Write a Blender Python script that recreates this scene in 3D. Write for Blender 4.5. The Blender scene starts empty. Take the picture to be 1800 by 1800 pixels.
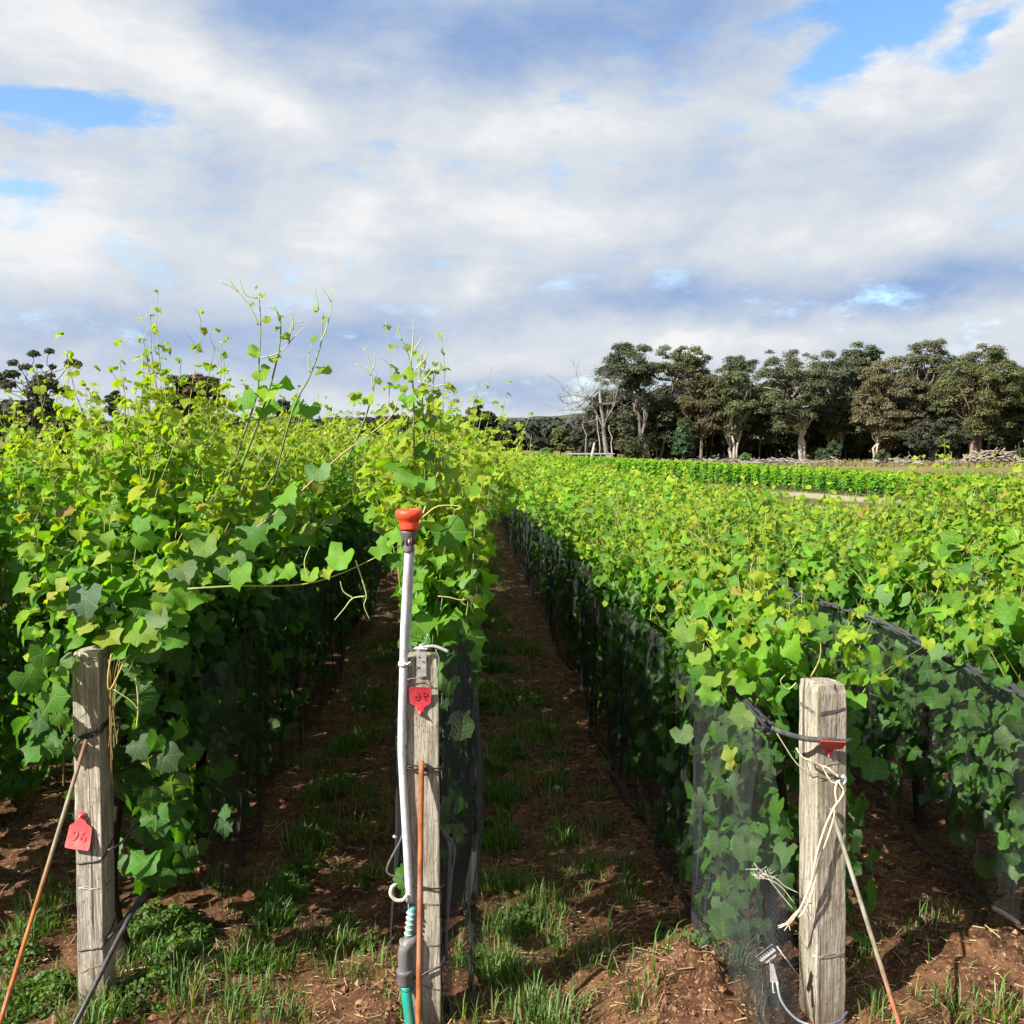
import bpy, math, random
import numpy as np
from mathutils import Vector, Matrix

# ------------------------------------------------------------------ camera, sky, sun, exposure
scene = bpy.context.scene
COL = scene.collection
R = math.radians
CAM = np.array([0.0, 0.0, 1.85])
YAW, PITCH, FPX = R(2.81), R(4.627), 1730.0
cam_data = bpy.data.cameras.new("camera")
cam_data.sensor_width = 36.0
cam_data.lens = 36.0 * FPX / 1800.0
cam_data.clip_start = 0.05
cam_data.clip_end = 6000
cam = bpy.data.objects.new("camera", cam_data)
cam.location = CAM
cam.rotation_euler = (R(90) - PITCH, 0, -YAW)
COL.objects.link(cam)
scene.camera = cam

EXPO = 1.3
scene.view_settings.view_transform = 'Standard'
scene.view_settings.look = 'None'
scene.view_settings.exposure = EXPO
scene.view_settings.gamma = 1
scene.view_settings.use_curve_mapping = False
scene.render.engine = 'CYCLES'
cy = scene.cycles
cy.max_bounces = 8
cy.diffuse_bounces = 3
cy.glossy_bounces = 2
cy.transmission_bounces = 4
cy.transparent_max_bounces = 24
cy.caustics_reflective = False
cy.caustics_refractive = False
cy.use_denoising = True
cy.use_adaptive_sampling = True
cy.adaptive_threshold = 0.02

SUN = Vector((-0.66, -0.43, 0.60)).normalized()      # direction towards the sun: left and behind the camera
sun_data = bpy.data.lights.new("sun", 'SUN')
sun_data.energy = 5.0
sun_data.angle = R(0.5)
sun_data.color = (1.0, 0.95, 0.86)
sun_ob = bpy.data.objects.new("sun", sun_data)
sun_ob.rotation_euler = SUN.to_track_quat('Z', 'Y').to_euler()
sun_ob.location = (-20, -15, 25)
COL.objects.link(sun_ob)


class NG:
    """small helper for node trees"""
    def __init__(s, tree):
        s.t = tree; s.n = tree.nodes; s.l = tree.links
    def node(s, typ, **kw):
        n = s.n.new(typ)
        for k, v in kw.items():
            setattr(n, k, v)
        return n
    def put(s, sock, v):
        if isinstance(v, bpy.types.NodeSocket):
            s.l.new(v, sock)
        elif v is not None:
            if sock.type == 'RGBA' and len(v) == 3:
                v = (*v, 1)
            sock.default_value = v
    def m(s, op, a, b=None, c=None, clamp=False):
        n = s.node('ShaderNodeMath', operation=op, use_clamp=clamp)
        s.put(n.inputs[0], a); s.put(n.inputs[1], b); s.put(n.inputs[2], c)
        return n.outputs[0]
    def mix(s, f, a, b, blend='MIX'):
        n = s.node('ShaderNodeMix', data_type='RGBA', blend_type=blend)
        s.put(n.inputs[0], f); s.put(n.inputs[6], a); s.put(n.inputs[7], b)
        return n.outputs[2]
    def noise(s, vec, scale, detail=4, rough=0.55, dist=0.0):
        n = s.node('ShaderNodeTexNoise')
        s.put(n.inputs['Vector'], vec)
        n.inputs['Scale'].default_value = scale
        n.inputs['Detail'].default_value = detail
        n.inputs['Roughness'].default_value = rough
        n.inputs['Distortion'].default_value = dist
        return n.outputs['Fac']
    def rng(s, v, a, b, c=0.0, d=1.0, smooth=True):
        n = s.node('ShaderNodeMapRange', clamp=True)
        if smooth:
            n.interpolation_type = 'SMOOTHSTEP'
        s.put(n.inputs[0], v)
        for i, x in enumerate((a, b, c, d)):
            n.inputs[i + 1].default_value = x
        return n.outputs[0]
    def scale(s, vec, xyz, loc=(0, 0, 0)):
        n = s.node('ShaderNodeMapping')
        s.put(n.inputs[0], vec)
        n.inputs['Scale'].default_value = xyz
        n.inputs['Location'].default_value = loc
        return n.outputs[0]
    def sep(s, v):
        n = s.node('ShaderNodeSeparateXYZ'); s.put(n.inputs[0], v); return n.outputs
    def comb(s, x, y, z):
        n = s.node('ShaderNodeCombineXYZ')
        s.put(n.inputs[0], x); s.put(n.inputs[1], y); s.put(n.inputs[2], z); return n.outputs[0]


world = bpy.data.worlds.new("World")
scene.world = world
world.use_nodes = True
g = NG(world.node_tree)
g.n.clear()
tc = g.node('ShaderNodeTexCoord').outputs['Generated']
dx, dy, dz = g.sep(tc)
U0 = g.m('ARCTAN2', dx, dy)
V0 = g.m('ARCSINE', dz)
ws = g.scale(tc, (1, 1, 2.0))
w1 = g.noise(ws, 5.0, 5, 0.6)
w2 = g.noise(g.scale(tc, (1, 1, 2.0), (4.1, 2.2, 7.7)), 5.0, 5, 0.6)
w3 = g.noise(g.scale(tc, (1, 1, 1.6), (1.1, 8.2, 3.7)), 22.0, 4, 0.6)
U = g.m('ADD', U0, g.m('MULTIPLY', g.m('SUBTRACT', w1, 0.5), 0.16))
V = g.m('ADD', g.m('ADD', V0, g.m('MULTIPLY', g.m('SUBTRACT', w2, 0.5), 0.075)), g.m('MULTIPLY', g.m('SUBTRACT', w3, 0.5), 0.025))


def blob(px, py, sx, sy, amp=1.0, rot=0.0):
    """a soft patch of sky, centre and half size in photo pixels, turned by rot degrees"""
    u0, v0 = (px - 815) / FPX, (760 - py) / FPX
    # small-angle position of the patch in azimuth and elevation
    u0 = math.atan((px - 900) / FPX) + YAW
    v0 = math.atan((760 - py) / FPX * math.cos(u0 - YAW))
    a, b = g.m('SUBTRACT', U, u0), g.m('SUBTRACT', V, v0)
    c, s_ = math.cos(R(rot)), math.sin(R(rot))
    p = g.m('ADD', g.m('MULTIPLY', a, c * FPX / sx), g.m('MULTIPLY', b, s_ * FPX / sx))
    q = g.m('ADD', g.m('MULTIPLY', a, -s_ * FPX / sy), g.m('MULTIPLY', b, c * FPX / sy))
    r2 = g.m('ADD', g.m('MULTIPLY', p, p), g.m('MULTIPLY', q, q))
    return g.m('MULTIPLY', g.m('EXPONENT', g.m('MULTIPLY', r2, -1.0)), amp)


def total(parts):
    s = parts[0]
    for p in parts[1:]:
        s = g.m('ADD', s, p)
    return s


big = g.noise(g.scale(tc, (1, 1, 2.4), (2.0, 0.7, 0.3)), 3.2, 6, 0.55)
fine = g.noise(g.scale(tc, (1, 1, 2.2), (7.0, 3.1, 1.9)), 8.0, 8, 0.6)
finer = g.noise(g.scale(tc, (1, 1, 2.6), (2.0, 5.1, 4.4)), 20.0, 6, 0.62)
gap = total([blob(90, 210, 190, 27, 1.3, 4), blob(50, 335, 60, 22, .8, 10),
             blob(1560, 70, 170, 62, 1.6, 28), blob(1710, 95, 80, 24, 1.2, 30), blob(1620, 5, 220, 30, 1.2, 5),
             blob(815, 468, 60, 20, .45),
             g.m('MULTIPLY', g.rng(big, .64, .78), 1.0)])
gap = g.m('SUBTRACT', gap, g.m('ADD', g.m('MULTIPLY', g.m('SUBTRACT', fine, .5), 2.2), g.m('MULTIPLY', g.m('SUBTRACT', finer, .5), 1.8)))
gap = g.m('SUBTRACT', gap, total([blob(200, 70, 260, 80, .6), blob(1690, 210, 230, 80, .8, 18)]))
gapf = g.rng(gap, .12, 1.05)
dark = total([blob(720, 60, 320, 95, 1.1, -3), blob(1150, 50, 360, 110, 1.05, 0), blob(1080, 545, 260, 42, .95, 4), blob(1560, 520, 300, 48, .95, 5),
              blob(860, 685, 330, 26, .7, -3), blob(250, 590, 320, 50, .42), blob(60, 560, 200, 70, .3), blob(620, 600, 300, 50, .40), blob(530, 70, 130, 80, .7), blob(1640, 260, 120, 45, .55, 20), blob(1300, 330, 220, 60, .35),
              blob(350, 330, 260, 60, .22)])
bright = total([blob(170, 70, 250, 90, 1.0), blob(460, 190, 160, 46, .85, -14), blob(500, 725, 700, 22, .5), blob(1650, 400, 200, 40, .3), blob(640, 230, 320, 60, .35), blob(1500, 175, 160, 45, .8, 12),
                blob(1720, 140, 160, 70, .8, 20), blob(1330, 590, 330, 38, 1.0, 4), blob(830, 500, 60, 28, .7, 40),
                blob(60, 400, 130, 60, .6), blob(210, 590, 90, 26, .6, 25), blob(1050, 420, 260, 30, .4, 18), blob(330, 400, 300, 50, .25), blob(1700, 560, 220, 30, .55)])
lum = g.m('ADD', g.m('SUBTRACT', g.m('MULTIPLY', bright, .62), g.m('MULTIPLY', dark, 1.08)), g.m('ADD', g.m('MULTIPLY', g.m('SUBTRACT', fine, .5), 1.1), g.m('MULTIPLY', g.m('SUBTRACT', finer, .5), .7)))
puff = g.scale(tc, (1, 1, 2.0), (3.3, 6.2, 0.4))
puff2 = g.scale(tc, (1, 1, 2.0), (3.3 - .045, 6.2 - .010, 0.4 + .055))
rel = g.m('SUBTRACT', g.noise(puff, 4.2, 8, .56, .3), g.noise(puff2, 4.2, 8, .56, .3))  # relief: sunward sides of the clouds brightened within the sky colour
lum = g.m('ADD', lum, g.m('MULTIPLY', rel, 2.3))
lum = g.m('ADD', lum, g.m('MULTIPLY', g.m('SUBTRACT', big, .5), 1.4))
c1 = g.mix(g.rng(lum, -1.55, .06, 0, 1, False), (.28, .42, .70), (.70, .75, .81))
lum = g.m('ADD', lum, .06)
cloud = g.mix(g.rng(lum, .07, .80), c1, (.91, .92, .93))
sky = g.node('ShaderNodeTexSky', sky_type='NISHITA', sun_disc=False)
sky.sun_elevation = math.asin(SUN.z)
sky.sun_rotation = math.atan2(SUN.x, SUN.y)
sky.altitude = 300
hs = g.node('ShaderNodeHueSaturation')
hs.inputs['Saturation'].default_value = 1.2
hs.inputs['Value'].default_value = 1.0
g.put(hs.inputs['Color'], sky.outputs[0])
b1 = g.node('ShaderNodeBackground'); g.put(b1.inputs[0], hs.outputs[0]); b1.inputs[1].default_value = 0.10
b2 = g.node('ShaderNodeBackground'); g.put(b2.inputs[0], cloud); b2.inputs[1].default_value = 1.0 / 2 ** EXPO
mx = g.node('ShaderNodeMixShader')
g.put(mx.inputs[0], gapf); g.l.new(b2.outputs[0], mx.inputs[1]); g.l.new(b1.outputs[0], mx.inputs[2])
wo = g.node('ShaderNodeOutputWorld'); g.l.new(mx.outputs[0], wo.inputs[0])

# ------------------------------------------------------------------ geometry helpers
rnd = random.Random(7)
RS = np.random.default_rng(11)
F_ = np.array([math.sin(YAW) * math.cos(PITCH), math.cos(YAW) * math.cos(PITCH), -math.sin(PITCH)])
R_ = np.array([math.cos(YAW), -math.sin(YAW), 0.0])
U_ = np.cross(R_, F_)
SLOPE = 0.0135


def gz(y):
    """height of the ground: a gentle slope down, flat beyond 130 m"""
    return -SLOPE * np.minimum(y, 130.0)


def P(px, py, y):
    """the point at depth y that the photograph shows at (px, py)"""
    d = F_ + R_ * (px - 900) / FPX + U_ * (900 - py) / FPX
    return CAM + d * (y / d[1])


def G(px, py):
    """the point of the ground that the photograph shows at (px, py)"""
    d = F_ + R_ * (px - 900) / FPX + U_ * (900 - py) / FPX
    t = -CAM[2] / (d[2] + SLOPE * d[1])
    return CAM + d * t


def proj(p):
    d = p - CAM
    w = d @ F_
    return 900 + FPX * (d @ R_) / w, 900 - FPX * (d @ U_) / w, w


def mesh_np(name, verts, faces, mat, col=None, uv=None, smooth=True, parent=None, link=True):
    """faces: (F,3) or (F,4) int array"""
    verts = np.asarray(verts, dtype=np.float32); faces = np.asarray(faces, dtype=np.int32)
    me = bpy.data.meshes.new(name)
    nf, k = faces.shape
    me.vertices.add(len(verts)); me.vertices.foreach_set('co', verts.ravel())
    me.loops.add(nf * k); me.loops.foreach_set('vertex_index', faces.ravel())
    me.polygons.add(nf)
    me.polygons.foreach_set('loop_start', np.arange(0, nf * k, k, dtype=np.int32))
    me.polygons.foreach_set('use_smooth', np.full(nf, smooth))
    if uv is not None:
        l = me.uv_layers.new(name='uv')
        l.data.foreach_set('uv', np.asarray(uv, dtype=np.float32)[faces.ravel()].ravel())
    if col is not None:
        a = me.color_attributes.new('Col', 'FLOAT_COLOR', 'POINT')
        c = np.ones((len(verts), 4), dtype=np.float32); c[:, :3] = col
        a.data.foreach_set('color', c.ravel())
    me.update(calc_edges=True)
    if mat:
        me.materials.append(mat)
    if not link:
        return me
    return put(name, me, parent)


def put(name, me, parent=None):
    o = bpy.data.objects.new(name, me)
    COL.objects.link(o)
    if parent is not None:
        o.parent = parent
        o.matrix_parent_inverse = Matrix.Translation(-parent.location) if parent.rotation_euler[:] == (0, 0, 0) else parent.matrix_basis.inverted()
    return o


def empty(name, loc, label=None, cat=None, group=None):
    o = bpy.data.objects.new(name, None)
    o.empty_display_size = 0.1
    o.location = [float(v) for v in loc]
    COL.objects.link(o)
    return tag(o, label, cat, group)


def tag(o, label=None, cat=None, group=None, kind=None):
    if label: o['label'] = label
    if cat: o['category'] = cat
    if group: o['group'] = group
    if kind: o['kind'] = kind
    return o


class MB:
    """collects shapes, then links them as one mesh object"""
    def __init__(s):
        s.v = []; s.f = []; s.c = []
    def add(s, v, f, c=(1, 1, 1)):
        o = len(s.v)
        s.v += [tuple(float(a) for a in p) for p in v]
        s.f += [tuple(i + o for i in q) for q in f]
        s.c += [c] * len(v) if not isinstance(c, list) else c
    def box(s, cx, cy, cz, sx, sy, sz, rot=None, c=(1, 1, 1)):
        v = []
        for i in (-1, 1):
            for j in (-1, 1):
                for k in (-1, 1):
                    p = Vector((i * sx / 2, j * sy / 2, k * sz / 2))
                    if rot is not None: p = rot @ p
                    v.append((p.x + cx, p.y + cy, p.z + cz))
        s.add(v, [(0, 1, 3, 2), (4, 6, 7, 5), (0, 4, 5, 1), (2, 3, 7, 6), (0, 2, 6, 4), (1, 5, 7, 3)], c)
    def tube(s, pts, rad, n=6, cap=True, c=(1, 1, 1)):
        pts = [Vector([float(a) for a in p]) for p in pts]
        m = len(pts)
        rad = [rad] * m if not hasattr(rad, '__len__') else list(rad)
        cols = isinstance(c, list)
        v = []; cc = []
        t0 = (pts[1] - pts[0]).normalized()
        ref = Vector((0, 0, 1)) if abs(t0.z) < .9 else Vector((1, 0, 0))
        nx = t0.cross(ref).normalized()
        for i in range(m):
            t = (pts[min(i + 1, m - 1)] - pts[max(i - 1, 0)])
            t = t.normalized() if t.length > 1e-9 else t0
            nx = (nx - t * nx.dot(t))
            nx = nx.normalized() if nx.length > 1e-6 else t.orthogonal().normalized()
            ny = t.cross(nx)
            for k in range(n):
                a = 2 * math.pi * k / n
                v.append(pts[i] + (nx * math.cos(a) + ny * math.sin(a)) * rad[i])
                cc.append(c[i] if cols else c)
        f = [(i * n + k, i * n + (k + 1) % n, (i + 1) * n + (k + 1) % n, (i + 1) * n + k) for i in range(m - 1) for k in range(n)]
        if cap:
            f += [tuple(range(n - 1, -1, -1)), tuple((m - 1) * n + k for k in range(n))]
        s.add(v, f, cc)
    def lathe(s, prof, centre, n=20, axis=None, c=(1, 1, 1)):
        """prof: list of (radius, height)"""
        q = Vector((0, 0, 1)).rotation_difference(Vector(axis)) if axis is not None else None
        v = []
        for r, h in prof:
            for k in range(n):
                a = 2 * math.pi * k / n
                p = Vector((r * math.cos(a), r * math.sin(a), h))
                if q: p = q @ p
                v.append((p.x + centre[0], p.y + centre[1], p.z + centre[2]))
        m = len(prof)
        f = [(i * n + k, i * n + (k + 1) % n, (i + 1) * n + (k + 1) % n, (i + 1) * n + k) for i in range(m - 1) for k in range(n)]
        f += [tuple(range(n - 1, -1, -1)), tuple((m - 1) * n + k for k in range(n))]
        s.add(v, f, c)
    def build(s, name, mat, parent=None, smooth=True, bevel=0):
        me = bpy.data.meshes.new(name)
        me.from_pydata(s.v, [], s.f)
        a = me.color_attributes.new('Col', 'FLOAT_COLOR', 'POINT')
        a.data.foreach_set('color', np.array([(*c[:3], 1) for c in s.c], dtype=np.float32).ravel())
        me.polygons.foreach_set('use_smooth', [smooth] * len(me.polygons))
        me.materials.append(mat)
        me.update()
        o = put(name, me, parent)
        if bevel:
            b = o.modifiers.new('bevel', 'BEVEL'); b.width = bevel; b.segments = 2
        return o


def spline(pts, n=8):
    """Catmull-Rom through points"""
    p = [np.array(q, dtype=float) for q in pts]
    p = [2 * p[0] - p[1]] + p + [2 * p[-1] - p[-2]]
    out = []
    for i in range(1, len(p) - 2):
        for k in range(n):
            t = k / n
            out.append(0.5 * (2 * p[i] + (p[i + 1] - p[i - 1]) * t + (2 * p[i - 1] - 5 * p[i] + 4 * p[i + 1] - p[i + 2]) * t * t + (3 * p[i] - p[i - 1] - 3 * p[i + 1] + p[i + 2]) * t ** 3))
    out.append(p[-2])
    return out


# ------------------------------------------------------------------ materials
def new_mat(name):
    m = bpy.data.materials.new(name)
    m.use_nodes = True
    n = NG(m.node_tree)
    n.n.clear()
    out = n.node('ShaderNodeOutputMaterial')
    return m, n, out


def principled(n, base, rough=0.6, spec=0.4, metal=0.0, normal=None):
    b = n.node('ShaderNodeBsdfPrincipled')
    n.put(b.inputs['Base Color'], base)
    n.put(b.inputs['Roughness'], rough)
    b.inputs['Specular IOR Level'].default_value = spec
    b.inputs['Metallic'].default_value = metal
    if normal is not None:
        n.l.new(normal, b.inputs['Normal'])
    return b.outputs[0]


def bump(n, h, strength=0.5, dist=0.01):
    b = n.node('ShaderNodeBump')
    b.inputs['Strength'].default_value = strength
    b.inputs['Distance'].default_value = dist
    n.put(b.inputs['Height'], h)
    return b.outputs[0]


def leaf_material(name, source, veins=True, trans=0.44, spec=.24):
    m, n, out = new_mat(name)
    if source == 'object':
        base = n.node('ShaderNodeObjectInfo').outputs['Color']
    else:
        base = n.node('ShaderNodeAttribute', attribute_name='Col').outputs['Color']
    geo = n.node('ShaderNodeNewGeometry')
    normal = None
    if veins:
        uv = n.node('ShaderNodeUVMap', uv_map='uv').outputs[0]
        x, y, _ = n.sep(uv)
        ax = n.m('ABSOLUTE', x)
        ds = []
        for a in (0, 58, 120):
            ca, sa = math.cos(R(a)), math.sin(R(a))
            d = n.m('ABSOLUTE', n.m('SUBTRACT', n.m('MULTIPLY', ax, ca), n.m('MULTIPLY', y, sa)))
            along = n.m('ADD', n.m('MULTIPLY', ax, sa), n.m('MULTIPLY', y, ca))
            ds.append(n.m('ADD', d, n.m('MULTIPLY', n.m('LESS_THAN', along, 0.0), 5.0)))
            # side veins leaving the main vein at a slant
            w = n.m('ABSOLUTE', n.m('SINE', n.m('MULTIPLY', n.m('SUBTRACT', along, n.m('MULTIPLY', d, 0.8)), 17.0)))
            ds.append(n.m('ADD', n.m('ADD', n.m('MULTIPLY', w, .10), .012), n.m('MULTIPLY', n.m('GREATER_THAN', d, .26), 5.0)))
        d = ds[0]
        for e in ds[1:]:
            d = n.m('MINIMUM', d, e)
        vein = n.rng(d, .012, .045, 1.0, 0.0)
        mott = n.noise(uv, 5.0, 3, .6)
        base = n.mix(n.m('MULTIPLY', vein, .45), base, n.mix(.5, base, (.30, .36, .12)))
        base = n.mix(n.m('MULTIPLY', n.rng(mott, .35, .75), .25), base, n.mix(.5, base, (.03, .07, .015)))
        normal = bump(n, n.m('SUBTRACT', n.m('MULTIPLY', n.noise(uv, 9.0, 2, .5), .5), n.m('MULTIPLY', vein, .5)), .5, .006)
    under = n.mix(.35, base, (.17, .23, .13))
    col = n.mix(n.m('MULTIPLY', geo.outputs['Backfacing'], .8), base, under)
    surf = principled(n, col, .52, spec, normal=normal)
    tr = n.node('ShaderNodeBsdfTranslucent')
    n.put(tr.inputs[0], n.mix(1.0, base, (1.6, 1.75, .32), 'MULTIPLY'))
    mx = n.node('ShaderNodeMixShader'); mx.inputs[0].default_value = trans
    n.l.new(surf, mx.inputs[1]); n.l.new(tr.outputs[0], mx.inputs[2])
    n.l.new(mx.outputs[0], out.inputs[0])
    return m


M_LEAF = leaf_material("leaf_blade", 'object')
M_FOL = leaf_material("foliage", 'attr')
M_FOLFAR = leaf_material("foliage_far", 'attr', veins=False)
M_TREE = leaf_material("gum_foliage", 'attr', veins=False, trans=0.2, spec=.15)
M_GRASS = leaf_material("grass_blade", 'attr', veins=False, trans=0.3, spec=.12)


def attr_mat(name, rough=.6, spec=.3, nscale=40, namp=.25, metal=0.0, bumpd=0.002, dirt=0.0):
    m, n, out = new_mat(name)
    base = n.node('ShaderNodeAttribute', attribute_name='Col').outputs['Color']
    pos = n.node('ShaderNodeTexCoord').outputs['Object']
    nz = n.noise(pos, nscale, 4, .6)
    c = n.mix(n.m('MULTIPLY', n.rng(nz, .3, .75), namp * 2), base, n.mix(1.0, base, (.45, .42, .40), 'MULTIPLY'))
    if dirt:
        c = n.mix(n.m('MULTIPLY', n.rng(n.noise(n.scale(pos, (30, 30, 9)), 1.0, 6, .65), .46, .70), dirt), c, (.20, .15, .10))
    n.l.new(principled(n, c, rough, spec, metal, bump(n, nz, .6, bumpd)), out.inputs[0])
    return m


M_STEM = attr_mat("green_stem", .5, .4, 60, .15)
M_BARK = attr_mat("vine_bark", .9, .15, 50, .4, bumpd=.006)
M_TRUNK = attr_mat("gum_bark", .85, .2, 1.2, .3, bumpd=.05)
M_PLASTIC = attr_mat("weathered_plastic", .5, .4, 55, .2, dirt=.5)
M_ROPE = attr_mat("twine_fibre", .85, .2, 150, .3)
M_STONE = attr_mat("stone", .9, .2, 20, .35, bumpd=.01)
M_STRAW = attr_mat("straw", .75, .3, 50, .2)
M_METAL = attr_mat("galvanised_steel", .45, .5, 80, .3, metal=.6)


def wood_mat():
    m, n, out = new_mat("weathered_timber")
    pos = n.node('ShaderNodeTexCoord').outputs['Object']
    st = n.scale(pos, (95, 95, 6.5))
    g1 = n.noise(st, 1.0, 6, .65, .6)
    g2 = n.noise(n.scale(pos, (16, 16, .9)), 1.0, 4, .6, .4)
    g3 = n.noise(n.scale(pos, (3.5, 3.5, 3.0)), 1.0, 4, .6)
    col = n.mix(n.rng(g1, .3, .72), (.13, .11, .085), (.44, .405, .33))
    col = n.mix(n.m('MULTIPLY', n.rng(g2, .45, .75), .6), col, (.36, .31, .21))
    col = n.mix(n.m('MULTIPLY', n.rng(g3, .52, .72), .55), col, (.20, .19, .12))
    speck = n.noise(n.scale(pos, (220, 220, 60)), 1.0, 2, .5)
    col = n.mix(n.m('MULTIPLY', n.rng(speck, .56, .70), .75), col, (.09, .075, .055))
    crack = n.rng(n.noise(n.scale(pos, (42, 42, .8)), 1.0, 3, .5, .3), .63, .67)
    col = n.mix(n.m('MULTIPLY', crack, .8), col, (.05, .04, .03))
    z = n.sep(pos)[2]
    soil_ = n.m('MULTIPLY', n.rng(n.m('ADD', z, n.m('MULTIPLY', g3, .22)), .02, .28, 1.0, 0.0), .65)
    col = n.mix(soil_, col, (.12, .07, .04))
    h = n.m('SUBTRACT', g1, n.m('MULTIPLY', crack, 1.2))
    n.l.new(principled(n, col, .88, .2, normal=bump(n, h, .9, .004)), out.inputs[0])
    return m


def rust_mat():
    m, n, out = new_mat("rusty_rod")
    pos = n.node('ShaderNodeTexCoord').outputs['Object']
    base = n.node('ShaderNodeAttribute', attribute_name='Col').outputs['Color']
    a = n.noise(n.scale(pos, (60, 60, 14)), 1.0, 5, .6)
    b = n.noise(n.scale(pos, (30, 30, 5), (3, 1, 2)), 1.0, 3, .5)
    col = n.mix(n.rng(a, .35, .7), base, n.mix(1.0, base, (.55, .48, .42), 'MULTIPLY'))
    col = n.mix(n.m('MULTIPLY', n.rng(b, .55, .7), .35), col, (.24, .19, .14))
    n.l.new(principled(n, col, .75, .3, normal=bump(n, a, .6, .002)), out.inputs[0])
    return m


M_WOOD = wood_mat()
M_RUST = rust_mat()


def net_mat(name, cover, lo=0.02, fade=False, col=(.042, .046, .046)):
    """knitted bird netting: threads in a fine diamond pattern, air between them"""
    m, n, out = new_mat(name)
    uv = n.node('ShaderNodeUVMap', uv_map='uv').outputs[0]
    x, y, _ = n.sep(uv)
    wob = n.m('MULTIPLY', n.m('SUBTRACT', n.noise(uv, 6.0, 3, .5), .5), .05)
    a = n.m('ABSOLUTE', n.m('SINE', n.m('MULTIPLY', n.m('ADD', n.m('ADD', x, y), wob), math.pi / .014)))
    b = n.m('ABSOLUTE', n.m('SINE', n.m('MULTIPLY', n.m('ADD', n.m('SUBTRACT', x, y), wob), math.pi / .014)))
    thread = n.rng(n.m('MINIMUM', a, b), .10, .30, 1.0, 0.0)
    dens = n.noise(n.scale(uv, (9, 1.6, 1)), 1.0, 5, .6, .3)        # doubled cloth where it hangs in folds
    fold = n.rng(dens, .50, .72)
    f = n.m('ADD', n.m('ADD', n.m('MULTIPLY', thread, cover), n.m('MULTIPLY', fold, .10)), lo, clamp=True)
    if fade:     # single cloth at its upper edge and sides, doubled and trebled lower down
        f = n.m('MULTIPLY', f, n.m('MULTIPLY', n.rng(y, .04, .34), n.m('MULTIPLY', n.rng(x, .0, .05), n.rng(x, .20, .25, 1.0, 0.0))))
    # threads have thickness: seen at a slant the cloth closes up
    geo = n.node('ShaderNodeNewGeometry')
    dp = n.node('ShaderNodeVectorMath', operation='DOT_PRODUCT')
    n.l.new(geo.outputs['True Normal'], dp.inputs[0]); n.l.new(geo.outputs['Incoming'], dp.inputs[1])
    slant = n.m('DIVIDE', 1.0, n.m('MAXIMUM', n.m('ABSOLUTE', dp.outputs['Value']), .05))
    f = n.m('SUBTRACT', 1.0, n.m('POWER', n.m('SUBTRACT', 1.0, f), slant))
    d = n.node('ShaderNodeBsdfPrincipled')
    d.inputs['Base Color'].default_value = (*col, 1)
    d.inputs['Roughness'].default_value = .75
    d.inputs['Specular IOR Level'].default_value = .15
    t = n.node('ShaderNodeBsdfTransparent')
    mx = n.node('ShaderNodeMixShader')
    n.put(mx.inputs[0], f); n.l.new(t.outputs[0], mx.inputs[1]); n.l.new(d.outputs[0], mx.inputs[2])
    n.l.new(mx.outputs[0], out.inputs[0])
    return m


M_NET = net_mat("bird_netting", .34, .05)
M_NETLIGHT = net_mat("bird_netting_thin", .22, .02)
M_NETDENSE = net_mat("bird_netting_bunched", .60, .22, False, (.03, .032, .036))
M_NETFADE = net_mat("bird_netting_gathered", .60, .30, True, (.03, .032, .036))
M_NETROLL = attr_mat("rolled_netting", .55, .4, 260, .5, bumpd=.004)


def ground_mat():
    m, n, out = new_mat("vineyard_soil")
    pos = n.node('ShaderNodeTexCoord').outputs['Object']
    x, y, z = n.sep(pos)
    a = n.noise(pos, 1.3, 6, .6)
    b = n.noise(pos, 9.0, 6, .65)
    c = n.noise(pos, 55.0, 5, .7)
    soil = n.mix(n.rng(b, .35, .7), (.042, .020, .011), (.15, .072, .036))
    soil = n.mix(n.m('MULTIPLY', n.rng(c, .5, .72), .8), soil, (.33, .20, .11))
    soil = n.mix(n.m('MULTIPLY', n.rng(a, .55, .72), .35), soil, (.26, .19, .10))
    far = n.mix(n.rng(n.noise(n.scale(pos, (.16, .3, .16)), 1.0, 5, .6), .38, .66), (.20, .15, .065), (.105, .115, .035))
    green = n.mix(n.rng(b, .3, .7), (.06, .075, .02), (.13, .12, .04))
    col = n.mix(n.rng(y, 18, 34), soil, green)
    col = n.mix(n.rng(y, 58, 75), col, far)
    # pale wheel track at the head of the far vine block
    track = n.m('MULTIPLY', n.rng(n.m('ABSOLUTE', n.m('SUBTRACT', n.m('ADD', n.m('MULTIPLY', x, 3.9), y), 86.0)), 2.5, 6.0, 1.0, 0.0), n.rng(n.m('ABSOLUTE', n.m('SUBTRACT', y, 35.0)), 2.0, 5.0, 1.0, 0.0))
    col = n.mix(n.m('MULTIPLY', track, .6), col, (.42, .37, .28))
    h = n.m('ADD', n.m('MULTIPLY', b, .6), n.m('MULTIPLY', c, .35))
    n.l.new(principled(n, col, .95, .1, normal=bump(n, h, .9, .03)), out.inputs[0])
    return m


M_GROUND = ground_mat()

# ------------------------------------------------------------------ ground
def axis(fine0, fine1, step, lo, hi, grow=1.18):
    a = list(np.arange(fine0, fine1 + 1e-6, step))
    s = step
    while a[-1] < hi:
        s *= grow; a.append(min(a[-1] + s, hi))
    s = step
    while a[0] > lo:
        s *= grow; a.insert(0, max(a[0] - s, lo))
    return np.array(a)


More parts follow.
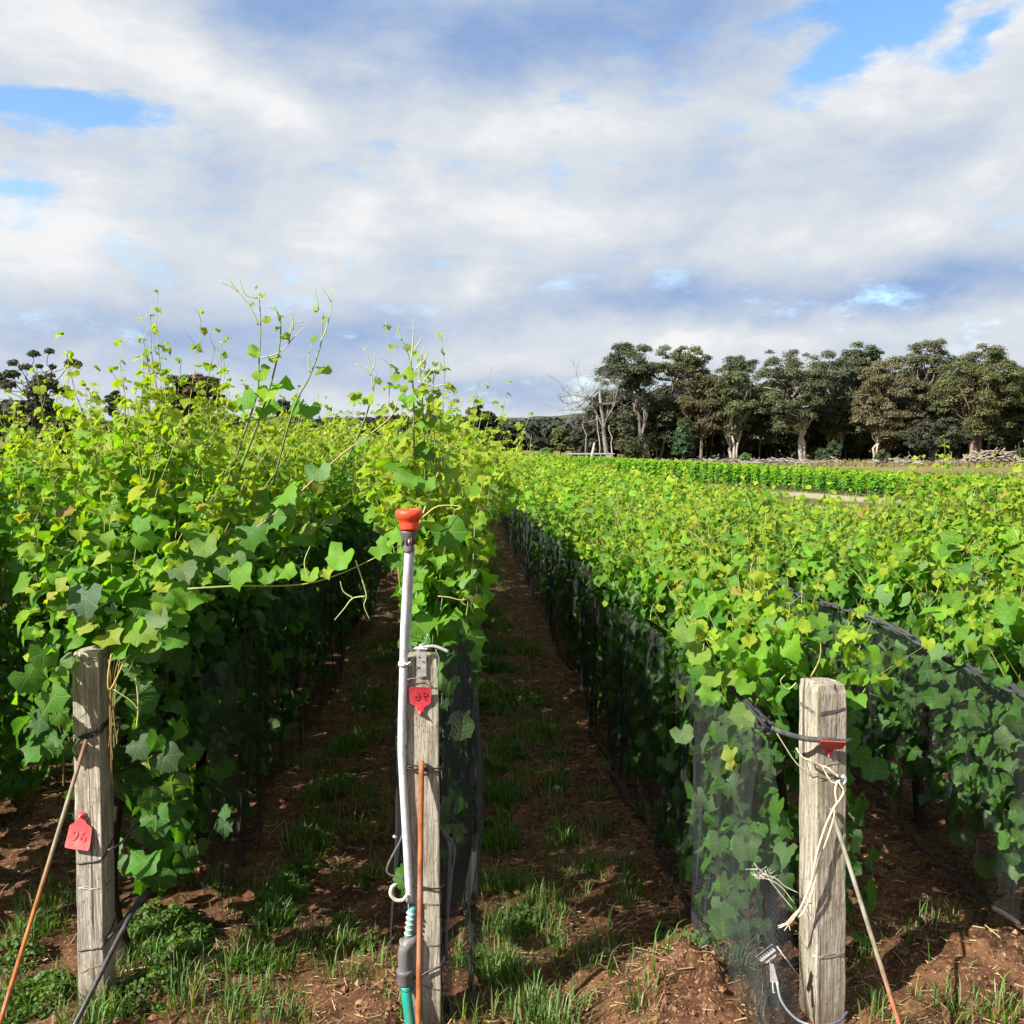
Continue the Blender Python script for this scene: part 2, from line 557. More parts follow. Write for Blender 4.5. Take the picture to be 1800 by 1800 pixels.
def vnoise(x, y, seed):
    """smooth value noise on a lattice"""
    xi, yi = np.floor(x).astype(np.int64), np.floor(y).astype(np.int64)
    fx, fy = x - xi, y - yi
    fx = fx * fx * (3 - 2 * fx); fy = fy * fy * (3 - 2 * fy)
    def h(a, b):
        n = (a * 374761393 + b * 668265263 + seed * 1442695041) & 0x7fffffff
        n = ((n ^ (n >> 13)) * 1274126177) & 0x7fffffff
        return ((n ^ (n >> 16)) & 0xffff) / 65535.0
    return (h(xi, yi) * (1 - fx) + h(xi + 1, yi) * fx) * (1 - fy) + (h(xi, yi + 1) * (1 - fx) + h(xi + 1, yi + 1) * fx) * fy


X0L, X0M, X0R = P(168, 1790, 3.2)[0], P(745, 1790, 3.05)[0], P(1447, 1790, 3.0)[0]
MOUNDS = [(*G(1235, 1745)[:2], .20, .13), (*G(1190, 1790)[:2], .16, .07), (*G(330, 1735)[:2], .16, .08), (*G(700, 1760)[:2], .18, .04), (*G(1690, 1690)[:2], .25, .10), (*G(1000, 1200)[:2], .3, .05)]


def relief(x, y):
    near = 1 / (1 + np.exp((y - 16) * .6))
    z = .030 * (vnoise(x * 1.7, y * 1.1, 1) - .5) + .035 * (vnoise(x * 6, y * 6, 2) - .5) + .028 * (vnoise(x * 17, y * 17, 3) - .5) + .020 * (vnoise(x * 39, y * 39, 4) - .5)
    for xr in (X0L, X0M, X0R):
        z = z + .008 * np.exp(-((x - xr) / .22) ** 2)
    for mx_, my_, r, h in MOUNDS:
        q = np.exp(-((x - mx_) ** 2 + (y - my_) ** 2) / (r * r))
        z = z + h * q * (.55 + .9 * vnoise(x * 16, y * 16, 9))
    return z * near


gx = axis(-2.4, 2.9, .03, -1500, 1800)
gy = axis(1.9, 7.6, .03, -40, 4000, 1.12)
XX, YY = np.meshgrid(gx, gy)
ZZ = gz(YY) + relief(XX, YY)
nx_, ny_ = len(gx), len(gy)
idx = np.arange(nx_ * ny_).reshape(ny_, nx_)
quads = np.stack([idx[:-1, :-1], idx[:-1, 1:], idx[1:, 1:], idx[1:, :-1]], -1).reshape(-1, 4)
ground = mesh_np('ground', np.stack([XX, YY, ZZ], -1).reshape(-1, 3), quads, M_GROUND)
tag(ground, kind='structure', label='reddish brown vineyard soil running to a dry grass paddock')


def ground_z(x, y):
    return gz(y) + relief(np.asarray(x, dtype=float), np.asarray(y, dtype=float))


# ------------------------------------------------------------------ leaf shapes
def leaf_shape(rng, lod):
    """vine leaf: petiole junction at the origin, tip towards +y, blade about 1.7 wide"""
    if lod == 0:
        half = [(0, 1.05), (11, .93), (25, .86), (41, .92), (55, 1.0), (70, .91), (86, .86), (103, .95), (119, .90), (138, .86), (156, .70), (170, .30)]
    elif lod == 1:
        half = [(0, 1.04), (27, .85), (57, .99), (88, .85), (118, .92), (160, .54)]
    else:
        half = [(0, 1.0), (58, .9), (125, .74)]
    pts = []
    if lod == 0:     # toothed edge
        half = [(a, r * (1.035 if i % 2 == 0 else .945)) for i, (a, r) in enumerate(half)]
    for a, r in half:
        pts.append((a, r * (1 + rng.normal(0, .055 if lod < 2 else .02))))
    for a, r in half[:0:-1]:
        pts.append((-a, r * (1 + rng.normal(0, .05 if lod < 2 else .02))))
    ang = np.radians([p[0] for p in pts]); rad = np.array([p[1] for p in pts])
    rim = np.stack([np.sin(ang) * rad, np.cos(ang) * rad], -1)
    cup, fold, droop, wav = rng.normal(-.12, .32), rng.uniform(.0, .65), rng.uniform(.0, .45), rng.normal(0, .24)
    ph = rng.uniform(0, 6.28)
    def z(p):
        r2 = (p ** 2).sum(-1)
        return cup * r2 * .6 + fold * np.abs(p[:, 0]) * .6 - droop * np.clip(p[:, 1], 0, 2) ** 2 + wav * np.sin(np.arctan2(p[:, 0], p[:, 1]) * 3 + ph) * r2
    n = len(rim)
    if lod == 0:
        ring = rim[::2] * .55
        v2 = np.concatenate([np.zeros((1, 2)), ring, rim])
        k = len(ring)
        f = []
        for i in range(k):
            j = (i + 1) % k
            f.append((0, 1 + i, 1 + j))
            a, b = 1 + k + (2 * i) % n, 1 + k + (2 * i + 1) % n
            c = 1 + k + (2 * i + 2) % n if i < k - 1 else 1 + k
            f.append((1 + i, a, b))
            if i < k - 1:
                f.append((1 + i, b, c)); f.append((1 + i, c, 1 + j))
            else:
                f.append((1 + i, b, 1 + j)); f.append((1 + j, b, c))
    else:
        v2 = np.concatenate([np.zeros((1, 2)), rim])
        f = [(0, 1 + i, 1 + (i + 1) % n) for i in range(n)]
    f = [q for q in f if len(set(q)) == 3]
    v = np.concatenate([v2, z(v2)[:, None]], -1)
    return v, np.array([(a, c, b) for a, b, c in f]), v2


SHAPES = {l: [leaf_shape(RS, l) for _ in range(k)] for l, k in ((0, 10), (1, 8), (2, 6))}
# single leaves share these meshes: blade with a short stalk
LEAF_MESHES = []
for v, f, uv in SHAPES[0]:
    st = np.array([[.035, 0, 0], [-.035, 0, 0], [0, 0, -.05], [.03, -.5, -.25], [-.03, -.5, -.25], [0, -.5, -.3]])
    stf = np.array([[0, 3, 1], [1, 3, 4], [1, 4, 2], [2, 4, 5], [2, 5, 0], [0, 5, 3]]) + len(v)
    me = mesh_np('leaf', np.concatenate([v, st]), np.concatenate([f, stf]), M_LEAF, uv=np.concatenate([uv, np.zeros((6, 2)) + .02]), link=False)
    LEAF_MESHES.append(me)


def frames(n, t):
    """rotation matrices (N,3,3) with columns x, y (tip), z (normal)"""
    n = n / np.linalg.norm(n, axis=1, keepdims=True)
    t = t - n * (n * t).sum(1, keepdims=True)
    t = t / np.maximum(np.linalg.norm(t, axis=1, keepdims=True), 1e-6)
    x = np.cross(t, n)
    return np.stack([x, t, n], -1)


class Leaves:
    def __init__(s, pos, nrm, tip, size, col):
        s.pos, s.nrm, s.tip, s.size, s.col = pos, nrm, tip, size, col
    def take(s, m):
        return Leaves(s.pos[m], s.nrm[m], s.tip[m], s.size[m], s.col[m])
    def __len__(s):
        return len(s.pos)


def cat(ls):
    return Leaves(*[np.concatenate([getattr(l, k) for l in ls]) for k in ('pos', 'nrm', 'tip', 'size', 'col')])


def leaves_arrays(L, lod, rng):
    R3 = frames(L.nrm, L.tip)
    which = rng.integers(0, len(SHAPES[lod]), len(L))
    V, F, C, UVs = [], [], [], []
    off = 0
    for k, (v, f, uv) in enumerate(SHAPES[lod]):
        m = which == k
        c = int(m.sum())
        if not c: continue
        w = np.einsum('nij,vj->nvi', R3[m], v) * L.size[m][:, None, None] + L.pos[m][:, None, :]
        V.append(w.reshape(-1, 3)); C.append(np.repeat(L.col[m], len(v), 0)); UVs.append(np.tile(uv, (c, 1)))
        F.append((f[None] + (np.arange(c) * len(v))[:, None, None]).reshape(-1, 3) + off)
        off += c * len(v)
    return np.concatenate(V), np.concatenate(F), np.concatenate(C), np.concatenate(UVs)


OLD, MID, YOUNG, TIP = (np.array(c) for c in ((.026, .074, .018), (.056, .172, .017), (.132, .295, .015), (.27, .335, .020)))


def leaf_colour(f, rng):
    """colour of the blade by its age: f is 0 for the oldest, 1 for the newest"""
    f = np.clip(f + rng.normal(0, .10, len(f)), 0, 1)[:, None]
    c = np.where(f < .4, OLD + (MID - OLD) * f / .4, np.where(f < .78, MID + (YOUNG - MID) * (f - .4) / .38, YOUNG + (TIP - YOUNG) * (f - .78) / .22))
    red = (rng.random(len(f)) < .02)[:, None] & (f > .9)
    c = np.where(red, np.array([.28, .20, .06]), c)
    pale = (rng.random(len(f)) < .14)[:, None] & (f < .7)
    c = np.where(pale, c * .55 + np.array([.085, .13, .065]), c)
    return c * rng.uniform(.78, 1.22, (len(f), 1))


def grow_row(rng, x0, y0, y1, top, spread, per_m, node=.072, size=.075, base=.74, netw=.24, nettop=.98, bias=0., topjit=.12, hang=5., young=0.0, netmin=.25, lat=0.9, tallfar=1.0, tallmax=.30, gate=.33, widen=0.):
    """shoots of one trellised row: returns leaves and the shoots' centre lines"""
    S = max(2, int((y1 - y0) * per_m))
    by = rng.uniform(y0, y1, S); bx = x0 + rng.normal(0, .05, S)
    g0 = gz(by)
    zb = base + rng.normal(0, .06, S)
    H = np.maximum(top(by) + rng.normal(0, topjit, S) - zb, .15)
    tall = rng.random(S) < .24
    H = H + tall * rng.uniform(.05, tallmax, S) * np.where(by > 8, tallfar, 1.0)
    lx = (rng.normal(0, 1, S) * (spread + widen * np.clip((by - 5) / 3, 0, 1)) + bias) * np.where(tall, .5, 1.0); ly = rng.normal(0, .14, S)
    K = int(np.ceil(H.max() / node)) + 1
    t = (np.arange(K)[None] * node + rng.uniform(0, node, (S, 1))) / H[:, None]
    ok = t < 1.0
    t = np.minimum(t, 1)
    wob = rng.normal(0, .02, (S, K)).cumsum(1) * .6
    z = zb[:, None] + H[:, None] * t * (1 - .18 * t * np.minimum(np.abs(lx), .6)[:, None])
    free = np.clip((z - nettop) / .35, 0, 1)
    dx_ = lx[:, None] * t ** 1.5 * 1.25 + wob
    inner = np.clip(dx_, -netw * .7, netw * .7)
    x = bx[:, None] + inner * (1 - free) + dx_ * free
    y = by[:, None] + ly[:, None] * t + rng.normal(0, .012, (S, K)).cumsum(1) * .5
    lines = [np.stack([x[i], y[i], z[i] + g0[i]], -1)[ok[i]] for i in range(S)]
    # leaves along the shoots, alternate sides, plus small ones of side shoots
    def leaf_set(prob, scale, off, tmin=-1.):
        m = ok & (rng.random((S, K)) < prob) & (t > tmin)
        tt = t[m]; n = len(tt)
        side = np.where((np.arange(K)[None] + np.arange(S)[:, None]) % 2 == 0, 1., -1.) * np.ones((S, K))
        side = np.where(rng.random((S, K)) < .2, -side, side)[m]
        out = np.stack([side * rng.uniform(.5, 1.2, n), rng.normal(0, .6, n), rng.normal(0, .12, n)], -1)
        yy = y[m]
        endn = np.clip(1 - (yy - y0) / .35, 0, 1)
        out[:, 1] -= endn * 1.3
        out /= np.linalg.norm(out, axis=1, keepdims=True)
        prof = np.where(tt < .55, .80 + .45 * tt, 1.05 - (tt - .55) * 1.75)
        sz = size * np.clip(prof, .22, 1.1) * rng.uniform(.75, 1.25, n) * scale
        pet = sz * rng.uniform(.7, 1.5, n) * off * np.where(tt > .7, .55, 1.0)
        p = np.stack([x[m], yy, (z + g0[:, None])[m]], -1) + out * pet[:, None] + np.array([0, 0, 1.]) * (pet * .25)[:, None]
        hi = np.clip((p[:, 2] - gz(p[:, 1]) - .8) / .6, 0, 1)[:, None]
        nrm = out * (.95 - .45 * hi) + np.array([-.10, -.10, .45]) + np.array([0, 0, .45]) * hi + rng.normal(0, .38, (n, 3))
        tip = out * .75 + np.array([0, 0, -.75]) + rng.normal(0, .35, (n, 3))
        # netted part: cloth presses the leaves to the row
        zrel = p[:, 2] - gz(p[:, 1])
        low = zrel < nettop
        p[:, 0] = np.where(low, x0 + np.clip(p[:, 0] - x0, -netw, netw), p[:, 0])
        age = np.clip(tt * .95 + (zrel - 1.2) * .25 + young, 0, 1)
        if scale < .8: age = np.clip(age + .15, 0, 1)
        return Leaves(p, nrm, tip, sz, leaf_colour(age, rng))
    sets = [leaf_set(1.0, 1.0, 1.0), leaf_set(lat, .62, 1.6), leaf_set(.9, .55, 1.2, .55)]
    # leaves that hang below the cordon
    nh = int((y1 - y0) * hang * 8)
    if nh:
        yh = rng.uniform(y0, y1, nh); sd = rng.choice([-1., 1.], nh)
        zh = netmin + (base - netmin + .2) * rng.random(nh)
        # gaps: leaves hang in bunches
        keep = vnoise(yh * 3.1 + x0 * 7, zh * 4.0, 5) > gate
        yh, sd, zh = yh[keep], sd[keep], zh[keep]; nh = len(yh)
        xh = x0 + sd * rng.uniform(.05, netw, nh)
        out = np.stack([sd, rng.normal(0, .6, nh) - np.clip(1 - (yh - y0) / .35, 0, 1) * 1.2, np.zeros(nh)], -1)
        out /= np.linalg.norm(out, axis=1, keepdims=True)
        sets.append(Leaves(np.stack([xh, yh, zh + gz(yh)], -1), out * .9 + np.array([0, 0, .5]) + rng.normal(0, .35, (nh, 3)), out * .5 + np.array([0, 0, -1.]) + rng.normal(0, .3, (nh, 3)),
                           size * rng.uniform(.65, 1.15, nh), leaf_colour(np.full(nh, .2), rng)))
    return cat(sets), lines


def stems_mesh(lines, rng, r0=.0042, lod=1):
    """thin three-sided shoots, woody green below and yellow green at the tip"""
    V, F, C = [], [], []
    off = 0
    for ln in lines:
        ln = ln[::lod + 1] if len(ln) > 6 else ln
        m = len(ln)
        if m < 2: continue
        q = np.linspace(0, 1, m)
        rad = r0 * (1 - .7 * q)
        a = rng.uniform(0, 6.28)
        ring = np.stack([np.cos(a + np.array([0, 2.1, 4.2])), np.sin(a + np.array([0, 2.1, 4.2])), np.zeros(3)], -1)
        v = ln[:, None, :] + ring[None] * rad[:, None, None]
        V.append(v.reshape(-1, 3))
        c = np.array([.12, .11, .035])[None] * (1 - q[:, None]) + np.array([.30, .32, .07])[None] * q[:, None]
        C.append(np.repeat(c, 3, 0))
        i = np.arange(m - 1)[:, None] * 3; k = np.arange(3)[None]
        f = np.stack([i + k, i + (k + 1) % 3, i + 3 + (k + 1) % 3, i + 3 + k], -1).reshape(-1, 4) + off
        F.append(f); off += m * 3
    return np.concatenate(V), np.concatenate(F), np.concatenate(C)


def tendril_line(p, d, ln, rng, curl=1.0):
    """a tendril: a straight start that ends in a curl"""
    d = np.array(d, dtype=float); d /= np.linalg.norm(d)
    side = np.cross(d, [0, 0, 1.]) if abs(d[2]) < .9 else np.cross(d, [1., 0, 0])
    side = side / np.linalg.norm(side) * rng.choice([-1, 1])
    out = [np.array(p, dtype=float)]
    n = 9
    a = 0
    for i in range(n):
        a += curl * (.08 + .9 * (i / n) ** 3) * rng.uniform(.5, 1.4)
        out.append(out[-1] + (d * math.cos(a) + side * math.sin(a)) * ln / n)
    return out


# ------------------------------------------------------------------ the rows of vines
TOPL = lambda y: 2.0 + .06 * np.sin(y * 2.1) + np.exp(-((y - 3.9) / .7) ** 2) * .12 - np.exp(-((y - 3.1) / .25) ** 2) * .5
TOPM = lambda y: 1.87 + .05 * np.sin(y * 1.7 + 1) - np.exp(-((y - 3.15) / .2) ** 2) * .15
TOPR1 = lambda y: 1.36 + .05 * np.sin(y * 2.7) - np.exp(-((y - 3.1) / .25) ** 2) * .12
TOPR2 = lambda y: 1.36 + .05 * np.sin(y * 2.3 + 2)
TOPR3 = lambda y: 1.24 + .04 * np.sin(y * 2.9 + 1) + .38 / (1 + np.exp((y - 7.6) * 3))
ROWS = [
    dict(key='L3', x=X0L - 2.24, y0=3.3, y1=60, top=lambda y: 2.04 + 0 * y, spread=.24, label='third row of tall grapevines from the grey pipe, at the left edge behind two others', seen=8),
    dict(key='L2', x=X0L - 1.12, y0=3.3, y1=64, top=lambda y: 2.03 + .05 * np.sin(y * 1.9), spread=.26, hang=44., gate=.16, netmin=.12, label='tall shaded row of grapevines to the left of the 96 tag post', seen=9),
    dict(key='L1', x=X0L, y0=3.12, y1=70, top=TOPL, spread=.28, bias=.03, netmin=.22, hang=40., netw=.26, gate=.26, label='tall row of grapevines growing over the post with the red tag numbered 96 hanging down', seen=9),
    dict(key='M', x=X0M + .03, y0=3.2, y1=76, top=TOPM, spread=.15, widen=.24, bias=.0, netw=.09, hang=8., label='tall narrow row of grapevines behind the grey pipe with the orange cap', seen=9, young=.05),
    dict(key='R1', x=X0R - .02, y0=3.12, y1=76, top=TOPR1, spread=.20, widen=.14, netmin=.10, hang=50., netw=.25, gate=.10, bias=-.03, label='low netted row of grapevines behind the post with the cream twine', seen=9, young=.04),
    dict(key='R2', x=X0R + 1.10, y0=3.15, y1=76, top=TOPR2, spread=.24, gate=.12, hang=44., netmin=.24, label='low row of grapevines with a rolled black net, right of the post with cream twine', seen=9, young=.05),
    dict(key='R3', x=X0R + 2.22, y0=3.3, y1=76, top=TOPR3, spread=.24, label='outermost low row of grapevines with yellow tips, furthest right of the near rows', seen=9, young=.06),
    dict(key='R4', x=X0R + 3.34, y0=9.5, y1=74, top=lambda y: 1.05 + 0 * y, spread=.24, label='low sunken row of grapevines between the yellow-tipped outer row and the far block', seen=10, young=.05),
]
near_sets = []
for r in ROWS:
    rng = np.random.default_rng(abs(hash(r['key'])) % 1 + {'L3': 3, 'L2': 2, 'L1': 1, 'M': 4, 'R1': 5, 'R2': 6, 'R3': 7, 'R4': 8}[r['key']])
    r['rng'] = rng
    root = empty('vine_hedge', (r['x'], r['y0'], float(gz(r['y0']))), r['label'], 'vine row', 'grapevine rows of the near block')
    r['root'] = root
    kw = dict(gate=r.get('gate', .33), widen=r.get('widen', 0.), bias=r.get('bias', 0.), young=r.get('young', 0.), tallfar=1.0 if r['key'][0] in 'LM' else .45, tallmax={'L1': .13, 'M': .25, 'L2': .12, 'L3': .12, 'R3': .13}.get(r['key'], .24))
    vis = r['key'] in ('L1', 'M', 'R1')
    hi = r['key'][0] in 'LM'
    per = {'L3': 12, 'L2': 30}.get(r['key'], 50)
    nearL, nearlines = grow_row(rng, r['x'], r['y0'], r['seen'], r['top'], r['spread'], per, size=.055, netmin=r.get('netmin', .32), hang=r.get('hang', 34.), netw=r.get('netw', .24), **kw)
    midL, midlines = grow_row(rng, r['x'], r['seen'], 12, r['top'], r['spread'], 22 if vis or r['key'][0] == 'R' else 11, node=.08, size=.074, netmin=.12, hang=20. if vis else 3., lat=.9, **kw)
    mid2L, _ = grow_row(rng, r['x'], 12, 26, r['top'], r['spread'], 19 if vis or r['key'][0] == 'R' else 9, node=.085, size=.082, netmin=.1, hang=8. if vis else 1., lat=.8, **kw)
    farL, _ = grow_row(rng, r['x'], 26, r['y1'], r['top'], r['spread'], 10, node=.12, size=.125, hang=.6, lat=.35, **kw)
    farL = cat([mid2L, farL])
    # nothing hangs in front of the end posts and the pipe
    qx, qy, qw = proj(nearL.pos)
    bad = np.zeros(len(nearL), dtype=bool)
    for a0, a1, b0, dd in ((112, 215, 1135, 3.32), (676, 790, 905, 3.12), (690, 800, 1125, 3.3), (1385, 1505, 1180, 3.12)):
        bad |= (qx > a0) & (qx < a1) & (qy > b0) & (qw < dd)
    if r['key'] == 'L1':
        bad |= ((qx < 140) & (qy > 1330) & (qw < 4.6)) | ((qy > 1560) & (qw < 3.8))
    if r['key'] == 'M':
        bad |= ((qx < 712) & (qy > 935)) | ((qx > 858 - (qy - 950) * .09) & (qy > 905) & (qw < 6))
    out_ = (qx < -200) | (qx > 2000) | (qy > 2000)
    bad |= out_ & (rng.random(len(nearL)) < .5)
    nearL = nearL.take(~bad)
    nearL.size = np.where((out_ & ~bad)[~bad], nearL.size * 1.3, nearL.size)
    r['near'], r['mid'], r['far'] = nearL, midL, farL
    def clear(ln):
        a, b, c = proj(ln)
        return not (((a > 120) & (a < 210) & (b > 1120) & (c < 3.3)) | ((a > 690) & (a < 780) & (b > 1000) & (c < 3.3)) | ((a > 1385) & (a < 1505) & (b > 1180) & (c < 3.15))).any()
    nearlines = [ln for ln in nearlines if len(ln) > 1 and clear(ln)]
    r['lines'], r['midlines'] = nearlines, midlines

# which leaves show largest in the photograph: a coarse depth buffer over the near leaves of all rows
allL = cat([r['near'] for r in ROWS])
owner = np.concatenate([np.full(len(r['near']), i) for i, r in enumerate(ROWS)])
px_, py_, w_ = proj(allL.pos + allL.tip / np.linalg.norm(allL.tip, axis=1, keepdims=True) * (allL.size * .25)[:, None])
SC = 4.0
buf = np.full((450, 450), -1, dtype=np.int32)
face = np.abs((allL.nrm / np.linalg.norm(allL.nrm, axis=1, keepdims=True) * ((CAM - allL.pos) / np.linalg.norm(CAM - allL.pos, axis=1, keepdims=True))).sum(1))
rad_ = allL.size * .8 * FPX / np.maximum(w_, .1) / SC
for i in np.argsort(-w_):
    if w_[i] < 1: continue
    cx, cy_, rr = px_[i] / SC, py_[i] / SC, rad_[i] * math.sqrt(max(face[i], .15))
    x0_, x1_, y0_, y1_ = int(cx - rr), int(cx + rr) + 1, int(cy_ - rr), int(cy_ + rr) + 1
    if x1_ <= 0 or y1_ <= 0 or x0_ >= 450 or y0_ >= 450: continue
    buf[max(y0_, 0):max(y1_, 0), max(x0_, 0):max(x1_, 0)] = i
seen_px = np.bincount(buf[buf >= 0], minlength=len(allL))
QUOTA = {'L3': 60, 'L2': 230, 'L1': 290, 'M': 290, 'R1': 290, 'R2': 290, 'R3': 290, 'R4': 0}
start = 0
for r in ROWS:
    L = r['near']; n = len(L)
    s = seen_px[start:start + n]; start += n
    pick = np.argsort(-s)[:QUOTA[r['key']]]
    pick = pick[s[pick] >= 6]
    m = np.zeros(n, dtype=bool); m[pick] = True
    one, rest = L.take(m), L.take(~m)
    R3 = frames(one.nrm, one.tip)
    root = r['root']; rng = r['rng']
    inv = Matrix.Translation(-root.location)
    for i in range(len(one)):
        o = bpy.data.objects.new('leaf', LEAF_MESHES[rng.integers(0, len(LEAF_MESHES))])
        o.parent = root; o.matrix_parent_inverse = inv
        M = Matrix(R3[i].tolist()).to_4x4()
        M.translation = Vector(one.pos[i].tolist())
        s_ = float(one.size[i])
        o.matrix_basis = M @ Matrix.Diagonal((s_, s_, s_, 1))
        o.color = (*[float(c) for c in one.col[i]], 1)
        COL.objects.link(o)
    a = leaves_arrays(rest, 1, rng)
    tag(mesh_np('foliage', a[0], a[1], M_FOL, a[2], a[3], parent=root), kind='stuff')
    a = leaves_arrays(r['mid'], 1, rng); b = leaves_arrays(r['far'], 2, rng)
    tag(mesh_np('distant_foliage', np.concatenate([a[0], b[0]]), np.concatenate([a[1], b[1] + len(a[0])]), M_FOLFAR, np.concatenate([a[2], b[2]]), parent=root), kind='stuff')
    s1 = stems_mesh(r['lines'] + r['midlines'][::2], rng)
    tag(mesh_np('green_shoots', s1[0], s1[1], M_STEM, s1[2], parent=root), kind='stuff')
    # tendrils and thin bare tips over the canopy
    tl = []
    for ln in r['lines'] + r['midlines'][::2]:
        if len(ln) < 4: continue
        for _ in range(2):
            i = rng.integers(len(ln) * 2 // 3, len(ln))
            d = np.array([rng.normal(0, .6), rng.normal(0, .6), rng.uniform(.1, 1.1)])
            tl.append(np.array(tendril_line(ln[i], d, rng.uniform(.06, .17), rng)))
    tm = stems_mesh([np.array(t) for t in tl], rng, r0=.0017, lod=0)
    tag(mesh_np('tendrils', tm[0], tm[1], M_STEM, np.full((len(tm[0]), 3), (.34, .36, .12)), parent=root), kind='stuff')
    # trunks: one dark twisted trunk every 1.1 m, cordon along the wire
    y = r['y0'] + .35
    while y < 14:
        pts = [(r['x'] + rng.normal(0, .02), y, float(gz(y)) - .05), (r['x'] + rng.normal(0, .03), y + rng.normal(0, .03), float(gz(y)) + .22), (r['x'] + rng.normal(0, .03), y + rng.normal(0, .04), float(gz(y)) + .48), (r['x'] + rng.normal(0, .02), y + .03, float(gz(y)) + .74)]
        b = MB(); b.tube(spline(pts, 4), [.030 - .010 * k / 12 for k in range(13)], 6, c=(.04, .028, .02))
        b.build('trunk', M_BARK, root)
        y += 1.1
    b = MB()
    cp = [(r['x'] + rng.normal(0, .015), yy, float(gz(yy)) + .74 + rng.normal(0, .012)) for yy in np.arange(r['y0'] + .25, 16, .3)]
    b.tube(cp, .014, 5, c=(.05, .034, .024)); b.build('cordon', M_BARK, root)
    for zz in (1.0, 1.32):
        if zz > 1.1 and not r['key'][0] in 'LM': continue
        b = MB(); b.tube([(r['x'] + .03, r['y0'] - .05, float(gz(3)) + zz), (r['x'] + .03, 40, float(gz(40)) + zz)], .0016, 4, c=(.3, .3, .3)); b.build('wire', M_METAL, root)
RT = {r['key']: r for r in ROWS}


# ------------------------------------------------------------------ single shoots that stand out of the canopy
def lf(px, py, y, pxsize, parent, col, nrm=None, tip=None, shape=None):
    """one leaf where the photo shows it; pxsize is its width in photo pixels"""
    p = P(px, py, y)
    s = pxsize * .88 / 1.75 * y / FPX
    n = np.array(nrm if nrm is not None else (-.45 + rnd.gauss(0, .3), -.7 + rnd.gauss(0, .2), .75), dtype=float)
    t = np.array(tip if tip is not None else (rnd.gauss(0, .6), -.2, -.8), dtype=float)
    R3 = frames(n[None], t[None])[0]
    o = bpy.data.objects.new('leaf', LEAF_MESHES[shape if shape is not None else rnd.randrange(len(LEAF_MESHES))])
    o.parent = parent
    top_ = parent
    o.matrix_parent_inverse = Matrix.Translation(-parent.location)
    M = Matrix(R3.tolist()).to_4x4(); M.translation = Vector(p.tolist())
    o.matrix_basis = M @ Matrix.Diagonal((s, s, s, 1))
    o.color = (*col, 1)
    COL.objects.link(o)
    return o


def shoot(row, pts, r0, y, leaves=(), tendrils=(), c0=(.10, .13, .04), c1=(.26, .32, .08)):
    """pts: (px, py) or (px, py, depth); leaves: (px, py, size, age); tendrils: lists of px points"""
    root = RT[row]['root']
    w = spline([P(p[0], p[1], p[2] if len(p) > 2 else y) for p in pts], 5)
    m = len(w)
    b = MB()
    b.tube(w, [r0 * (1 - .65 * i / m) for i in range(m)], 5, c=[tuple(c0[k] + (c1[k] - c0[k]) * i / m for k in range(3)) for i in range(m)])
    s = b.build('shoot', M_STEM, root)
    for t in tendrils:
        tb = MB(); q = spline([P(a[0], a[1], y - .01) for a in t], 5)
        tb.tube(q, [.0026 * (1 - .6 * i / len(q)) for i in range(len(q))], 4, c=(.36, .40, .16))
        tb.build('tendril', M_STEM, s)
    for l in leaves:
        c = leaf_colour(np.array([l[3]]), RS)[0] if not isinstance(l[3], tuple) else l[3]
        lf(l[0], l[1], y - .005, l[2], s, [float(v) for v in c], nrm=l[4] if len(l) > 4 else None, tip=l[5] if len(l) > 5 else None)
    return s


Y_ = .75
shoot('L1', [(395, 860), (430, 760), (452, 690), (455, 640), (458, 570), (455, 515)], .0048, 3.55,
      [(447, 620, 34, .9, (0, -.6, .8), (-1, 0, -.3)), (468, 562, 22, .85), (462, 520, 16, .8), (445, 535, 14, 1.), (460, 655, 40, .85), (470, 690, 44, .75), (430, 700, 46, .6), (452, 505, 10, .9)],
      [[(454, 572), (440, 540), (415, 510), (385, 494)], [(418, 512), (408, 500), (404, 488)], [(453, 524), (432, 518), (424, 500), (421, 488)]])
shoot('L1', [(420, 830), (455, 740), (480, 660), (492, 600), (492, 560), (480, 535)], .0048, 3.6,
      [(500, 592, 20, .95), (484, 630, 26, .9), (487, 577, 12, 1.), (493, 558, 14, 1.), (490, 682, 52, .85, (-.2, -.5, .8), (1, 0, .1)), (470, 720, 44, .7)],
      [[(455, 630), (490, 620), (520, 590), (542, 568)], [(508, 604), (514, 570), (534, 566)], [(515, 580), (514, 556), (508, 548)], [(492, 562), (482, 545), (470, 538)]])
shoot('L1', [(480, 850), (515, 720), (545, 660), (565, 600), (566, 560)], .0045, 3.7,
      [(566, 652, 36, .8, (0, -.6, .8), (1, 0, -.1)), (552, 595, 18, .85), (572, 560, 16, .95), (553, 540, 14, 1.), (556, 548, 10, 1.), (525, 712, 40, .6), (545, 720, 44, .45)],
      [[(565, 600), (576, 570), (582, 540), (585, 506)], [(582, 530), (572, 515), (566, 505)], [(560, 545), (556, 520), (553, 508)], [(545, 655), (542, 630), (548, 604)]])
